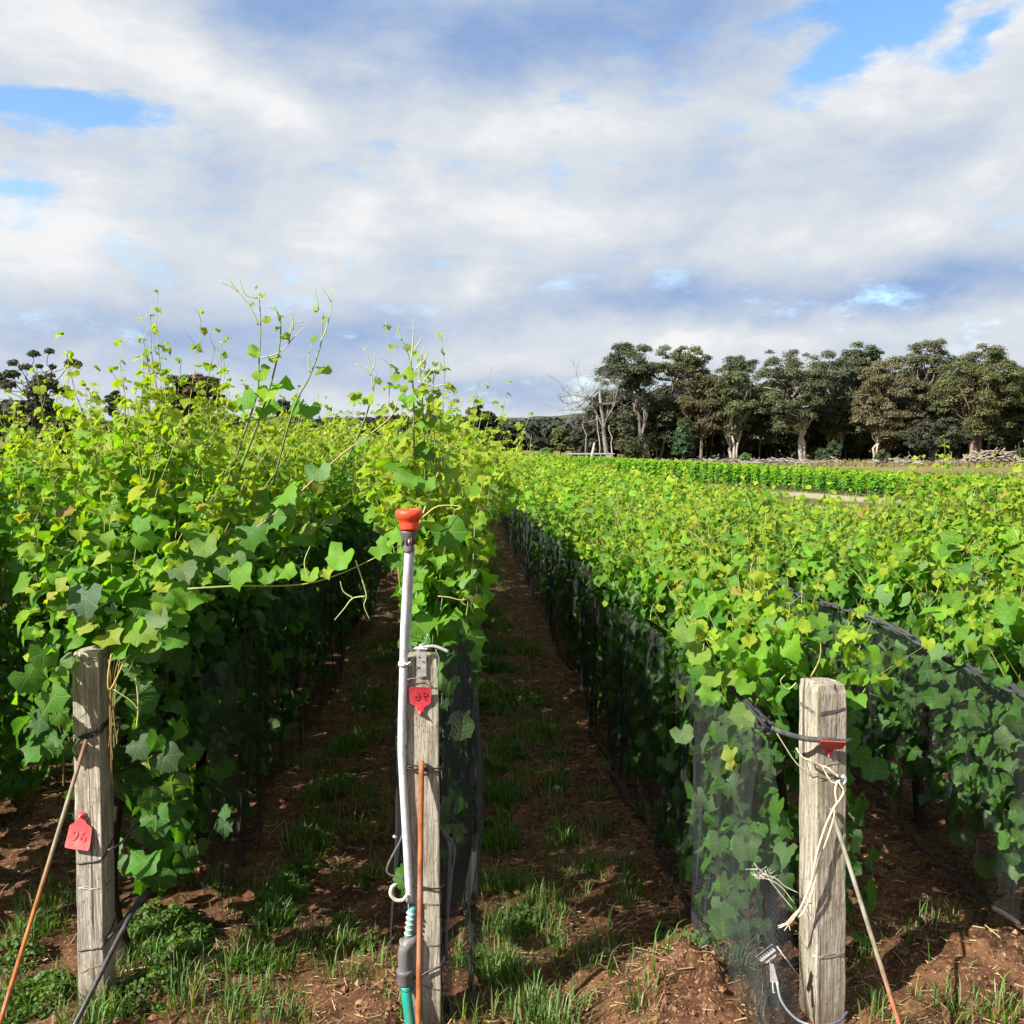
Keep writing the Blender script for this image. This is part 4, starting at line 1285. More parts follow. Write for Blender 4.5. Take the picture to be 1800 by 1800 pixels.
# ------------------------------------------------------------------ irrigation riser with orange cap
pbase = P(716, 1690, 3.0)
riser = empty('irrigation_riser', (pbase[0], pbase[1], float(gz(3.0))), 'grey plastic riser pipe with an orange cap, strapped to the middle post', 'pipe')
GREY = (.50, .52, .55)
YP = 2.99
b = MB(); b.tube(spline([P(719, 962, YP), P(716, 1010, YP), P(711, 1100, YP), P(709, 1180, YP), P(706, 1300, YP), P(708, 1360, YP), P(713, 1450, YP), P(717, 1520, YP), P(720, 1585, YP)], 6), .0125, 12, c=GREY)
b.build('pipe', M_PLASTIC, riser)
b = MB(); b.tube(spline([P(725, 962, YP + .012), P(722, 1010, YP + .012), P(718, 1100, YP + .012), P(713, 1150, YP + .012)], 6), .0085, 10, c=(.44, .47, .52))
b.build('conduit', M_PLASTIC, riser)
c0 = P(719, 940, YP)
b = MB()
b.lathe([(.030, -.036), (.031, -.030), (.030, -.016), (.031, -.010), (.036, -.004), (.041, .004), (.0425, .012), (.041, .020), (.036, .0255), (.020, .027), (.018, .024), (.004, .024)], P(719, 910, YP), 24, c=(.70, .065, .02))
b.build('orange_cap', M_PLASTIC, riser)
b = MB(); b.lathe([(.011, -.048), (.012, -.040), (.022, -.010), (.027, .004), (.026, .010)], P(718, 938, YP), 18, c=(.10, .09, .09))
for k in range(10):
    a = 2 * math.pi * k / 10
    b.box(P(718, 938, YP)[0] + .019 * math.cos(a), YP + .019 * math.sin(a), P(718, 938, YP)[2] - .018, .004, .004, .03, c=(.09, .08, .08))
b.build('collar', M_PLASTIC, riser)
b = MB(); b.lathe([(.0165, -.038), (.0175, -.034), (.0165, -.020), (.0165, .004), (.014, .008)], P(718, 948, YP), 14, c=(.14, .135, .13)); b.build('coupling', M_PLASTIC, riser)
q = P(721, 948, YP); b = MB(); b.box(q[0], q[1] - .0185, q[2], .011, .002, .020, c=(.72, .72, .70)); b.build('sticker', M_PLASTIC, riser)
q = P(709, 1167, YP); b = MB(); b.lathe([(.0150, -.007), (.0160, 0), (.0150, .007)], q, 12, c=(.55, .50, .42)); b.tube(spline([q + np.array([.012, -.012, 0]), q + np.array([.022, -.012, .008]), q + np.array([.02, -.008, -.006])], 4), .003, 5, c=(.55, .50, .42)); b.build('twine_tie', M_ROPE, riser)
b = MB()
el = spline([P(729, 1650, 3.0), P(722, 1655, 2.985), P(712, 1668, 2.975), P(711, 1690, 2.975), P(712, 1706, 2.975)], 5)
b.tube(el, .0205, 14, c=(.13, .13, .135)); b.build('elbow', M_PLASTIC, riser)
b = MB(); b.lathe([(.0225, -.050), (.0255, -.044), (.0245, -.016), (.026, -.014), (.027, -.004), (.024, 0)], P(711.5, 1703, 2.975), 16, c=(.115, .115, .12)); b.build('elbow_socket', M_PLASTIC, riser)
b = MB(); b.lathe([(.021, -.004), (.0235, 0), (.021, .004)], P(712, 1662, 2.98) + np.array([.002, 0, .006]), 14, axis=(.5, -.2, .8), c=(.15, .15, .15)); b.build('elbow_rim', M_PLASTIC, riser)
b = MB(); b.tube(spline([P(713, 1732, 2.97), P(716, 1760, 2.96), P(721, 1800, 2.955), P(725, 1850, 2.95)], 5), .0165, 12, c=(.005, .27, .21)); b.build('green_hose', M_PLASTIC, riser)
b = MB(); b.lathe([(.0172, -.003), (.021, 0), (.0172, .003)], P(714, 1738, 2.97), 12, c=(.03, .03, .03)); b.build('hose_clamp', M_PLASTIC, riser)
b = MB(); b.tube(spline([P(725, 1592, 2.99), P(722, 1620, 2.99), P(717, 1648, 2.985)], 5), .0125, 10, c=(.10, .38, .36)); b.build('blue_tape', M_PLASTIC, riser)
for k in range(5):
    q = P(722 - k, 1605 + 9 * k, 2.985); b = MB(); b.lathe([(.0135, -.002), (.014, 0), (.0135, .002)], q, 10, axis=(.25, 0, 1), c=(.66, .66, .62)); b.build('tape_stripe', M_PLASTIC, riser)
b = MB(); b.tube(spline([P(716, 1573, 2.97), P(708, 1582, 2.965), P(696, 1582, 2.96), P(687, 1572, 2.96), P(689, 1560, 2.965), P(698, 1553, 2.97)], 5), [.0055, .006, .006] + [.006] * 21 + [.004, .003], 8, c=(.55, .52, .45)); b.build('hook', M_PLASTIC, riser)
b = MB(); b.box(*P(694, 1471, 3.05), .012, .006, .008, Matrix.Rotation(.5, 3, 'Y'), c=(.6, .6, .6)); b.build('clip_end', M_METAL, riser)

# black drip hose and dark strap wires at the left post
b = MB(); b.tube(spline([P(126, 1812, 2.95), P(160, 1745, 3.02), P(200, 1665, 3.12), P(235, 1600, 3.22), P(262, 1565, 3.35), P(300, 1500, 3.8)], 6), .0085, 8, c=(.028, .028, .032))
tag(b.build('drip_hose', M_PLASTIC), 'black drip hose slanting past the foot of the post with the 96 tag', 'hose')
for pts, r_, c_ in (([(190, 1495, 3.16), (215, 1480, 3.2), (240, 1450, 3.28), (300, 1400, 3.6)], .004, (.05, .05, .055)), ([(190, 1650, 3.16), (215, 1620, 3.2), (245, 1580, 3.26), (275, 1545, 3.45)], .0055, (.04, .04, .045)), ([(190, 1290, 3.16), (215, 1262, 3.2), (260, 1240, 3.4)], .0035, (.05, .05, .055))):
    b = MB(); b.tube(spline([P(*q) for q in pts], 5), r_, 6, c=c_); b.build('tie_strap', M_PLASTIC, pl[0])
# dry tendrils on the left post
b = MB()
for k in range(4):
    x_ = 193 + rnd.uniform(-4, 8)
    b.tube(spline([P(190 + rnd.uniform(0, 30), 1145 + rnd.uniform(0, 15), 3.14), P(x_ + rnd.uniform(-3, 9), 1185, 3.13), P(x_, 1225 + rnd.uniform(-15, 15), 3.125), P(x_ + rnd.uniform(-4, 4), 1290, 3.125), P(x_ + rnd.uniform(-5, 5), 1330 + rnd.uniform(-40, 30), 3.125)], 6), .0016, 5, c=(.26, .15, .055))
b.tube(spline([P(196, 1150, 3.13), P(190, 1190, 3.12), P(194, 1212, 3.12), P(218, 1165, 3.12), P(228, 1150, 3.14)], 6), .003, 5, c=(.36, .30, .09))
b.tube(spline([P(230, 1160, 3.13), P(240, 1200, 3.13), P(243, 1245, 3.13), P(240, 1280, 3.13)], 6), .0028, 5, c=(.32, .34, .10))
b.tube(spline([P(200, 1212, 3.12), P(230, 1232, 3.12), P(243, 1248, 3.12)], 6), .002, 5, c=(.32, .34, .10))
b.build('dry_tendrils', M_STEM, RT['L1']['root'])
tag(bpy.data.objects[b and 'dry_tendrils'], kind='stuff')

# ------------------------------------------------------------------ twine, tube, clip and cord on the right post
CREAM = (.66, .58, .40)
YF = 2.925
tw = empty('cream_twine', P(1475, 1380, YF), 'frayed cream twine knotted round the pale post and hanging in two strands', 'twine')
b = MB()
for pts, r_ in (([(1400, 1315), (1410, 1330), (1425, 1338), (1440, 1345), (1455, 1350), (1475, 1366)], .0055), ([(1446, 1348), (1455, 1365), (1465, 1376), (1476, 1372)], .0042),
                ([(1472, 1372), (1468, 1390), (1470, 1405), (1472, 1412)], .0048), ([(1474, 1374), (1483, 1390), (1478, 1403), (1466, 1420), (1450, 1455), (1436, 1500), (1426, 1550), (1410, 1590), (1398, 1610)], .0052),
                ([(1467, 1418), (1465, 1440), (1452, 1480), (1440, 1510), (1430, 1560), (1414, 1600), (1404, 1612)], .0042)):
    s = spline([P(a, c, YF - .01 - .012 * (a < 1440)) for a, c in pts], 6)
    b.tube(s, [r_ * .66 * rnd.uniform(.8, 1.2) for _ in s], 6, c=CREAM)
b.build('strand', M_ROPE, tw)
b = MB()
for k in range(12):
    s = spline([P(1402, 1600, YF - .02), P(1390 + rnd.uniform(-4, 4), 1618, YF - .02), P(1376 + rnd.uniform(-12, 14), 1632 + rnd.uniform(-8, 6), YF - .02)], 4)
    b.tube(s, .0014, 4, c=CREAM)
b.build('frayed_end', M_ROPE, tw)
b = MB()
for pts in ([(1404, 1570), (1380, 1558), (1365, 1545), (1340, 1535)], [(1396, 1600), (1375, 1575), (1352, 1545), (1345, 1530)], [(1398, 1590), (1370, 1556), (1335, 1540)]):
    b.tube(spline([P(a, c, YF) for a, c in pts], 5), .0014, 4, c=(.6, .56, .46))
for _ in range(26):
    a = P(1340 + rnd.gauss(0, 8), 1537 + rnd.gauss(0, 5), YF); b.tube([a, a + np.array([rnd.gauss(0, .008), rnd.gauss(0, .005), rnd.gauss(0, .006)]), a + np.array([rnd.gauss(0, .014), rnd.gauss(0, .005), rnd.gauss(0, .01)])], .0006, 4, c=(.62, .58, .50))
b.build('frayed_tuft', M_ROPE, tw)
b = MB(); b.tube(spline([P(1478, 1372, YF), P(1483, 1364, YF), P(1486, 1372, YF), P(1481, 1380, YF)], 4), .006, 6, c=(.33, .34, .36)); b.build('knot', M_ROPE, tw)
b = MB(); b.tube(spline([P(1365, 1288, YF), P(1380, 1312, YF), P(1395, 1335, YF), P(1410, 1350, YF), P(1440, 1362, YF)], 5), .0018, 5, c=(.5, .46, .36)); b.build('thin_cord', M_ROPE, tw)

b = MB(); b.tube(spline([P(1356, 1279, 2.93), P(1372, 1286, 2.92), P(1400, 1295, 2.91), P(1428, 1300, 2.905), P(1450, 1300, 2.905), P(1482, 1304, 2.925), P(1494, 1302, 2.96)], 6), .0085, 10, c=(.05, .058, .068))
tag(b.build('black_tube', M_PLASTIC), 'short black tube running from the net knot round the twine-wrapped post', 'tube')

clip = empty('net_clip', P(1350, 1680, 2.86), 'grey toothed plastic clip with a hook gripping the net by the pale post', 'clip')
cq = P(1349, 1678, 2.86)
mrot = Matrix.Rotation(R(-38), 3, 'Y')
b = MB()
b.add([tuple(np.array(mrot @ Vector((x, y, z)) * .82) + cq) for y in (-.003, .003) for x, z in ((-.038, .020), (.038, .020), (.034, -.006), (.022, -.024), (-.022, -.024), (-.036, -.002))],
      [(0, 1, 2, 3, 4, 5), (11, 10, 9, 8, 7, 6)] + [(i, i + 6, (i + 1) % 6 + 6, (i + 1) % 6) for i in range(6)], (.45, .45, .45))
b.build('clip_plate', M_PLASTIC, clip, smooth=False)
b = MB()
for k in range(7):
    p_ = mrot @ Vector((-.033 + k * .011, -.0045, .015)) * .82; b.box(cq[0] + p_.x, cq[1] + p_.y, cq[2] + p_.z, .005, .004, .006, mrot, c=(.03, .03, .03))
for z_ in (.021, -.008):
    p_ = mrot @ Vector((0, -.0045, z_)) * .82; b.box(cq[0] + p_.x, cq[1] + p_.y, cq[2] + p_.z, .060, .003, .003, mrot, c=(.03, .03, .03))
b.build('clip_teeth', M_PLASTIC, clip, smooth=False)
b = MB(); b.lathe([(.006, 0), (.006, .006), (.003, .008)], P(1356, 1689, 2.855), 10, axis=(0, -1, 0), c=(.02, .02, .02)); b.build('pivot', M_PLASTIC, clip)
h0, h1 = P(1356, 1690, 2.85), P(1361, 1727, 2.85)
b = MB(); b.add([(h0[0] - .004, h0[1], h0[2]), (h0[0] + .004, h0[1], h0[2]), (h1[0] + .012, h1[1], h1[2]), (h1[0] - .010, h1[1], h1[2]), (h0[0] - .004, h0[1] + .006, h0[2]), (h0[0] + .004, h0[1] + .006, h0[2]), (h1[0] + .012, h1[1] + .006, h1[2]), (h1[0] - .010, h1[1] + .006, h1[2])],
               [(3, 2, 1, 0), (4, 5, 6, 7), (0, 1, 5, 4), (1, 2, 6, 5), (2, 3, 7, 6), (3, 0, 4, 7)], (.42, .42, .42)); b.build('hook', M_PLASTIC, clip, smooth=False)
b = MB(); b.tube([P(1358, 1727, 2.85), P(1359, 1745, 2.85), P(1362, 1744, 2.85)], .0018, 5, c=(.6, .6, .6)); b.build('cord_end', M_PLASTIC, clip)
b = MB()
sp = spline([P(1366, 1727, 2.85), P(1372, 1755, 2.86), P(1388, 1780, 2.87), P(1412, 1798, 2.88), P(1445, 1802, 2.885), P(1475, 1795, 2.90), P(1490, 1778, 2.95)], 6)
b.tube(sp, .0038, 7, c=[(.42, .50, .58)] * 20 + [(.10, .12, .22)] * (len(sp) - 20))
tag(b.build('shock_cord', M_PLASTIC), 'pale blue cord looping round the foot of the post with cream twine', 'cord')
b = MB(); b.tube([P(1366, 1664, 2.90), P(1408, 1722, 2.93)], .002, 5, c=(.5, .49, .46)); b.build('tie_line', M_ROPE, clip)

# ------------------------------------------------------------------ ground cover: grass, weeds, straw, stones
def blades(n, centres, hmin, hmax, rng, wid=.0024):
    """centres: (x, y, radius, weight)"""
    c = np.array(centres); w = c[:, 3] * c[:, 2] ** 2; w /= w.sum()
    k = rng.choice(len(c), n, p=w)
    r = c[k, 2] * .8 * np.abs(rng.normal(0, .55, n)); a = rng.uniform(0, 6.283, n)
    tuft = rng.integers(0, 9, n)
    tr_ = np.abs(rng.normal(0, .62, (len(c), 9)))[k, tuft] * c[k, 2]; ta = rng.uniform(0, 6.283, (len(c), 9))[k, tuft]
    q = rng.uniform(.008, .045, n)
    x = c[k, 0] + tr_ * np.cos(ta) + q * np.cos(a) + .25 * r * np.cos(a + 1); y = c[k, 1] + tr_ * np.sin(ta) + q * np.sin(a) + .25 * r * np.sin(a + 1)
    keep = y > 1.7
    x, y, k = x[keep], y[keep], k[keep]; n = len(x)
    z = ground_z(x, y)
    h = rng.uniform(hmin, hmax, n) * rng.uniform(.5, 1.1, n)
    d = np.where(rng.random(n) < .7, a[keep] + rng.normal(0, .5, n), rng.uniform(0, 6.283, n)); lean = rng.uniform(.1, .9, n)
    dx_, dy_ = np.cos(d) * lean * h, np.sin(d) * lean * h
    px, py = -np.sin(d) * wid, np.cos(d) * wid
    base = np.stack([x, y, z - .005], -1)
    side = np.stack([px, py, 0 * px], -1) * rng.uniform(.6, 1.3, (n, 1))
    mid = base + np.stack([dx_ * .35, dy_ * .35, h * .62], -1)
    tip = base + np.stack([dx_, dy_, h * (1 - .25 * lean)], -1)
    v = np.stack([base - side, base + side, mid - side * .8, mid + side * .8, tip], 1).reshape(-1, 3)
    i = np.arange(n)[:, None] * 5
    f = (i[:, :, None] + np.array([[0, 1, 3], [0, 3, 2], [2, 3, 4]])[None]).reshape(-1, 3)
    col = np.array([.058, .150, .014]) * rng.uniform(.5, 1.4, (n, 1)) + np.array([.08, .05, .0]) * (rng.random((n, 1)) ** 3)
    dry = rng.random((n, 1)) < .10
    col = np.where(dry, np.array([.36, .29, .14]) * rng.uniform(.6, 1.1, (n, 1)), col)
    return v, f, np.repeat(col, 5, 0)


rng = np.random.default_rng(21)
GP = [(220, 1760, .22, 1), (240, 1700, .16, 1.2), (180, 1790, .14, 1.5), (440, 1690, .16, 1), (430, 1780, .18, .8), (520, 1790, .14, .4), (480, 1590, .13, .9), (520, 1500, .12, .8), (390, 1555, .12, .9), (610, 1330, .13, .8), (655, 1225, .14, .9), (560, 1660, .10, .8),
      (600, 1640, .08, .8), (640, 1460, .1, .4), (890, 1640, .13, 1.2), (930, 1760, .16, 1.0), (860, 1720, .12, .8), (960, 1800, .14, .7), (900, 1560, .12, .9), (870, 1480, .13, .8), (950, 1270, .16, .9), (875, 1400, .16, 1.6), (870, 1330, .18, 1.6), (860, 1180, .2, 1.2), (855, 1100, .25, 1), (640, 1300, .12, 1), (590, 1400, .12, 1), (560, 1450, .12, 1), (985, 1370, .10, .6), (990, 1480, .1, .7), (1000, 1560, .1, .5),
      (50, 1640, .25, .8), (40, 1760, .2, 1), (90, 1590, .2, .5), (1600, 1690, .10, .3), (1560, 1780, .12, .5), (1640, 1770, .14, .3), (1510, 1690, .10, .5), (1300, 1740, .10, .9), (970, 1650, .09, .8), (815, 1700, .10, 1), (1220, 1650, .08, .6), (940, 1150, .35, .5), (700, 1130, .4, .3), (860, 1220, .2, .9), (1130, 1790, .08, 1),
      (620, 1730, .10, .6), (680, 1790, .10, .3), (1660, 1640, .12, .5), (1340, 1790, .1, .6), (1740, 1780, .2, .5), (300, 1790, .12, .4)]
CEN = [(*G(a, b)[:2], r, w) for a, b, r, w in GP]
g1 = blades(8000, CEN, .03, .15, rng)
strip = [(X0M + .45 + rng.normal(0, .12), y, .35, .5) for y in np.arange(2.6, 20, .4)] + [(X0L + .62 + rng.normal(0, .15), y, .35, .4) for y in np.arange(2.6, 12, .5)]
g2 = blades(13000, strip, .04, .14, rng)
lane = [(*G(a, b_)[:2], r, 1) for a, b_, r in ((880, 1180, .2), (880, 1240, .18), (890, 1300, .16), (870, 1360, .16), (880, 1420, .14), (880, 1490, .14), (890, 1560, .13), (900, 1620, .13), (900, 1700, .13), (960, 1290, .12), (985, 1380, .1), (1000, 1480, .1), (640, 1230, .14), (610, 1320, .14), (575, 1400, .12), (540, 1480, .12), (500, 1560, .12), (480, 1620, .12), (450, 1700, .14), (610, 1650, .08))]
g3 = blades(9000, lane, .03, .12, rng)
g2 = (np.concatenate([g2[0], g3[0]]), np.concatenate([g2[1], g3[1] + len(g2[0])]), np.concatenate([g2[2], g3[2]]))
tag(mesh_np('grass', np.concatenate([g1[0], g2[0]]), np.concatenate([g1[1], g2[1] + len(g1[0])]), M_GRASS, np.concatenate([g1[2], g2[2]])), 'tufts of short green grass along the bare soil strips', kind='stuff')


def weed_leaves(n, centres, rng):
    c = np.array(centres); w = c[:, 3] * c[:, 2] ** 2; w /= w.sum()
    k = rng.choice(len(c), n, p=w)
    r = c[k, 2] * np.sqrt(rng.random(n)); a = rng.uniform(0, 6.283, n)
    x = c[k, 0] + r * np.cos(a); y = c[k, 1] + r * np.sin(a)
    hmax = .11 * np.sqrt(np.maximum(0, 1 - (r / c[k, 2]) ** 2)) * (.4 + .8 * vnoise(x * 9, y * 9, 31)) * np.minimum(c[k, 2] / .16, 1.3)
    z = ground_z(x, y) + hmax * rng.random(n) ** .5 + .004
    nrm = np.stack([rng.normal(0, .6, n), rng.normal(0, .6, n) - .2, np.ones(n)], -1)
    tip = rng.normal(0, 1, (n, 3)); tip[:, 2] -= .3
    col = np.array([.065, .125, .028]) * rng.uniform(.55, 1.5, (n, 1)) + np.array([.05, .05, .005]) * rng.random((n, 1)) ** 2
    return Leaves(np.stack([x, y, z], -1), nrm, tip, rng.uniform(.006, .014, n), col)


WP = [(300, 1650, .20, 1.4), (320, 1690, .14, 1.2), (260, 1620, .12, 1), (480, 1600, .14, 1.1), (510, 1560, .1, .8), (540, 1480, .12, .9), (530, 1530, .1, .9), (620, 1310, .12, .8), (440, 1700, .1, .8), (60, 1760, .16, 1), (30, 1690, .12, .7), (910, 1620, .12, 1), (880, 1400, .14, .8), (870, 1460, .12, .8), (900, 1330, .14, .6),
      (600, 1620, .06, .7), (930, 1240, .16, .6), (1160, 1640, .05, .7), (1225, 1665, .09, .8), (640, 1660, .05, .6), (250, 1760, .14, .8), (840, 1690, .07, .8), (860, 1250, .2, .8), (855, 1150, .25, .7), (850, 1080, .3, .5), (980, 1330, .1, .5), (600, 1380, .12, .7), (650, 1240, .16, .7), (690, 1160, .2, .6), (1300, 1700, .07, .7)]
W = weed_leaves(13000, [(*G(a, b)[:2], r * .8, w) for a, b, r, w in WP], rng)
a = leaves_arrays(W, 2, rng)
tag(mesh_np('low_weeds', a[0], a[1], M_FOLFAR, a[2], a[3]), 'low leafy weeds in clumps between the rows', kind='stuff')


def litter(n, rng):
    x = rng.uniform(-2.6, 3.0, n); y = 1.9 + 9 * rng.random(n) ** 1.8
    keep = vnoise(x * 3, y * 3, 41) + .25 * rng.random(n) > .45
    x, y = x[keep], y[keep]; n = len(x)
    z = ground_z(x, y) + rng.uniform(.002, .014, n)
    a = rng.uniform(0, 3.1416, n); ln = rng.uniform(.008, .07, n) * rng.uniform(.4, 1.4, n); w = rng.uniform(.0008, .0022, n)
    d = np.stack([np.cos(a), np.sin(a), rng.normal(0, .18, n)], -1) * ln[:, None] / 2
    s = np.stack([-np.sin(a), np.cos(a), 0 * a], -1) * w[:, None]
    p = np.stack([x, y, z], -1); up = np.array([0, 0, 1.]) * (w * 1.2)[:, None]
    v = np.stack([p - d - s, p - d + s, p - d + up, p + d - s, p + d + s, p + d + up], 1).reshape(-1, 3)
    i = np.arange(n)[:, None, None] * 6
    f = (i + np.array([[0, 3, 5], [0, 5, 2], [1, 2, 5], [1, 5, 4]])[None]).reshape(-1, 3)
    col = np.where(rng.random((n, 1)) < .6, np.array([.40, .29, .15]), np.array([.20, .12, .06])) * rng.uniform(.45, 1.2, (n, 1))
    return v, f, np.repeat(col, 6, 0)


v, f, c = litter(26000, rng)
tag(mesh_np('straw_litter', v, f, M_STRAW, c), 'dry straw and twigs strewn over the soil', kind='stuff')

# clods of earth: one object, too many to count
ico = []
bm_v = [(0, 0, 1), (1, .1, 0), (.1, 1, .1), (-1, 0, 0), (0, -1, -.1), (0, 0, -1)]
bm_f = [(0, 1, 2), (0, 2, 3), (0, 3, 4), (0, 4, 1), (5, 2, 1), (5, 3, 2), (5, 4, 3), (5, 1, 4)]
IV, IF = np.array(bm_v), np.array(bm_f)
n = 15000
x = rng.uniform(-2.6, 3.0, n); y = 1.9 + 7 * rng.random(n) ** 1.7
for i, (mx_, my_, r_, h_) in enumerate(MOUNDS):
    k = slice(i * 350, i * 350 + 350)
    x[k] = mx_ + rng.normal(0, r_ * .9, 350); y[k] = my_ + rng.normal(0, r_ * .9, 350)
s = rng.uniform(.0025, .007, n) * (1 + 1.8 * (rng.random(n) < .05))
z = ground_z(x, y) + s * .3
v = (IV[None] * (1 + rng.normal(0, .18, (n, 6, 1)))) * s[:, None, None] * np.array([1, 1, .75]) + np.stack([x, y, z], -1)[:, None, :]
f = (IF[None] + (np.arange(n) * 6)[:, None, None]).reshape(-1, 3)
c = np.array([.17, .082, .042]) * rng.uniform(.5, 1.5, (n, 1)) + np.array([.10, .08, .05]) * (rng.random((n, 1)) < .15)
tag(mesh_np('soil_clods', v.reshape(-1, 3), f, M_STONE, np.repeat(c, 6, 0), smooth=False), 'crumbled reddish clods of earth', kind='stuff')

for px, py, wpx, col, lab in ((1066, 1672, 16, (.42, .30, .17), 'sandy stone lying in the strip between pipe post and twine post'), (803, 1672, 26, (.45, .22, .10), 'orange brown lump of earth just right of the post with the pipe'), (980, 1388, 20, (.36, .28, .20), 'flat grey brown stone further up the strip beside the net'),
                             (1185, 1385, 8, (.4, .3, .2), 'tiny pale stone near the hem of the net'), (632, 1772, 16, (.40, .22, .12), 'reddish clod between the post with the tag 96 and the post with the pipe'), (998, 1352, 10, (.4, .32, .22), 'small pale stone lying just beyond the flat grey brown one')):
    p = G(px, py); s_ = wpx / 2 * p[1] / FPX
    from mathutils import noise as mnoise
    b = MB()
    vv = []
    for k in range(9):
        for j in range(12):
            th, ph_ = math.pi * k / 8, 2 * math.pi * j / 12
            q = Vector((math.sin(th) * math.cos(ph_), math.sin(th) * math.sin(ph_), math.cos(th)))
            d = 1 + .35 * mnoise.noise(q * 1.6 + Vector((px, py, 0)) * .37)
            vv.append((p[0] + q.x * s_ * d, p[1] + q.y * s_ * d, float(ground_z(p[0], p[1])) + s_ * .35 + q.z * s_ * .7 * d))
    b.add(vv, [(k * 12 + j, k * 12 + (j + 1) % 12, (k + 1) * 12 + (j + 1) % 12, (k + 1) * 12 + j) for k in range(8) for j in range(12)], col)
    tag(b.build('stone', M_STONE), lab, 'stone', 'stones on the soil')

# ------------------------------------------------------------------ the far block of vines: upright bushes in rows, side on
FA, FB = np.array([5.2, 72.0]), np.array([19.0, 18.5])
FD = (FB - FA) / np.linalg.norm(FB - FA); FN = np.array([-FD[1], FD[0]]); FN = FN if FN[1] > 0 else -FN
FLEN = float(np.linalg.norm(FB - FA))


def column_leaves(n, rng, h=1.05, r=.20, size=.06):
    z = .14 + (h - .14) * rng.random(n)
    env = r * np.sqrt(np.clip(1 - ((z - .55) / .62) ** 2, .05, 1))
    a = rng.uniform(0, 6.283, n); q = env * np.sqrt(rng.random(n))
    out = np.stack([np.cos(a), np.sin(a), 0 * a], -1)
    nrm = out * .7 + np.array([0, 0, .6]) + rng.normal(0, .4, (n, 3)); tip = out * .6 + np.array([0, 0, -.7]) + rng.normal(0, .4, (n, 3))
    age = np.clip(z / h * .62 + .26, 0, 1)
    c = leaf_colour(age, rng) * np.array([1.0, 1.04, .9])
    return Leaves(np.stack([q * np.cos(a), q * np.sin(a), z], -1), nrm, tip, size * rng.uniform(.7, 1.3, n), c)


protos = []
for k in range(5):
    a = leaves_arrays(column_leaves(420, rng), 2, rng)
    protos.append(mesh_np('foliage', a[0], a[1], M_FOLFAR, a[2], a[3], link=False))
b = MB(); b.lathe([(.045, 0), (.045, .30), (.040, .31)], (0, 0, 0), 8, c=(.72, .72, .68)); sleeve = b.build('grow_sleeve', M_PLASTIC); sleeve_me = sleeve.data
bpy.data.objects.remove(sleeve)
b = MB(); b.tube([(0, 0, 0), (.02, 0, .3), (0, .02, .7)], .015, 5, c=(.08, .055, .04)); stk = b.build('stem', M_BARK); stem_me = stk.data
bpy.data.objects.remove(stk)
cnt = 0
for row in range(2):
    t = 0.0
    while t < FLEN:
        p = FA + FD * t + FN * (row * .95) + rng.normal(0, .03, 2)
        t += .8
        zz = float(gz(p[1]))
        if proj(np.array([[p[0], p[1], zz + .5]]))[0][0] > 1830: continue
        white = row == 0 and 11.8 < p[0] < 14.8
        o = empty('young_vine', (p[0], p[1], zz), 'upright grapevine with a white sleeve at its foot, along the far block' if white else ('upright bushy grapevine in the front line of the far block' if row == 0 else 'upright bushy grapevine in the second line of the far block'), 'vine', 'upright vines along the edge of the far block')
        o.rotation_euler.z = rng.uniform(0, 6.28); sc_ = rng.uniform(.90, 1.08) * (.72 + (p[1] - 28) * .0095); o.scale = (1.0, 1.0, sc_)
        c = bpy.data.objects.new('foliage', protos[rng.integers(0, 5)]); c.parent = o; COL.objects.link(c)
        s = bpy.data.objects.new('grow_sleeve' if white else 'stem', sleeve_me if white else stem_me); s.parent = o; COL.objects.link(s)
# the lines behind them, seen only as their tops
for row in range(2, 5):
    n = int(FLEN / .7 * 120)
    L = column_leaves(n, rng, .95, .30, .075 if row < 6 else .10)
    t = np.round(rng.uniform(0, FLEN, n) / .7) * .7 + rng.normal(0, .03, n)
    L.pos[:, 0] += FA[0] + FD[0] * t + FN[0] * row * .95; L.pos[:, 1] += FA[1] + FD[1] * t + FN[1] * row * .95
    L.pos[:, 2] *= .74 + np.clip(L.pos[:, 1] - 28, -5, 40) * .0095
    L.pos[:, 2] += gz(L.pos[:, 1])
    L = L.take(L.pos[:, 1] < 78)
    a = leaves_arrays(L, 2, rng)
    root = empty('vine_hedge', (*(FA + FN * row * .95), float(gz(FA[1]))), ('third', 'fourth', 'fifth')[row - 2] + ' line of bushy vines in the far block, counted from its near edge', 'vine row', 'inner lines of the far vine block')
    tag(mesh_np('foliage', a[0], a[1], M_FOLFAR, a[2], a[3], parent=root), kind='stuff')

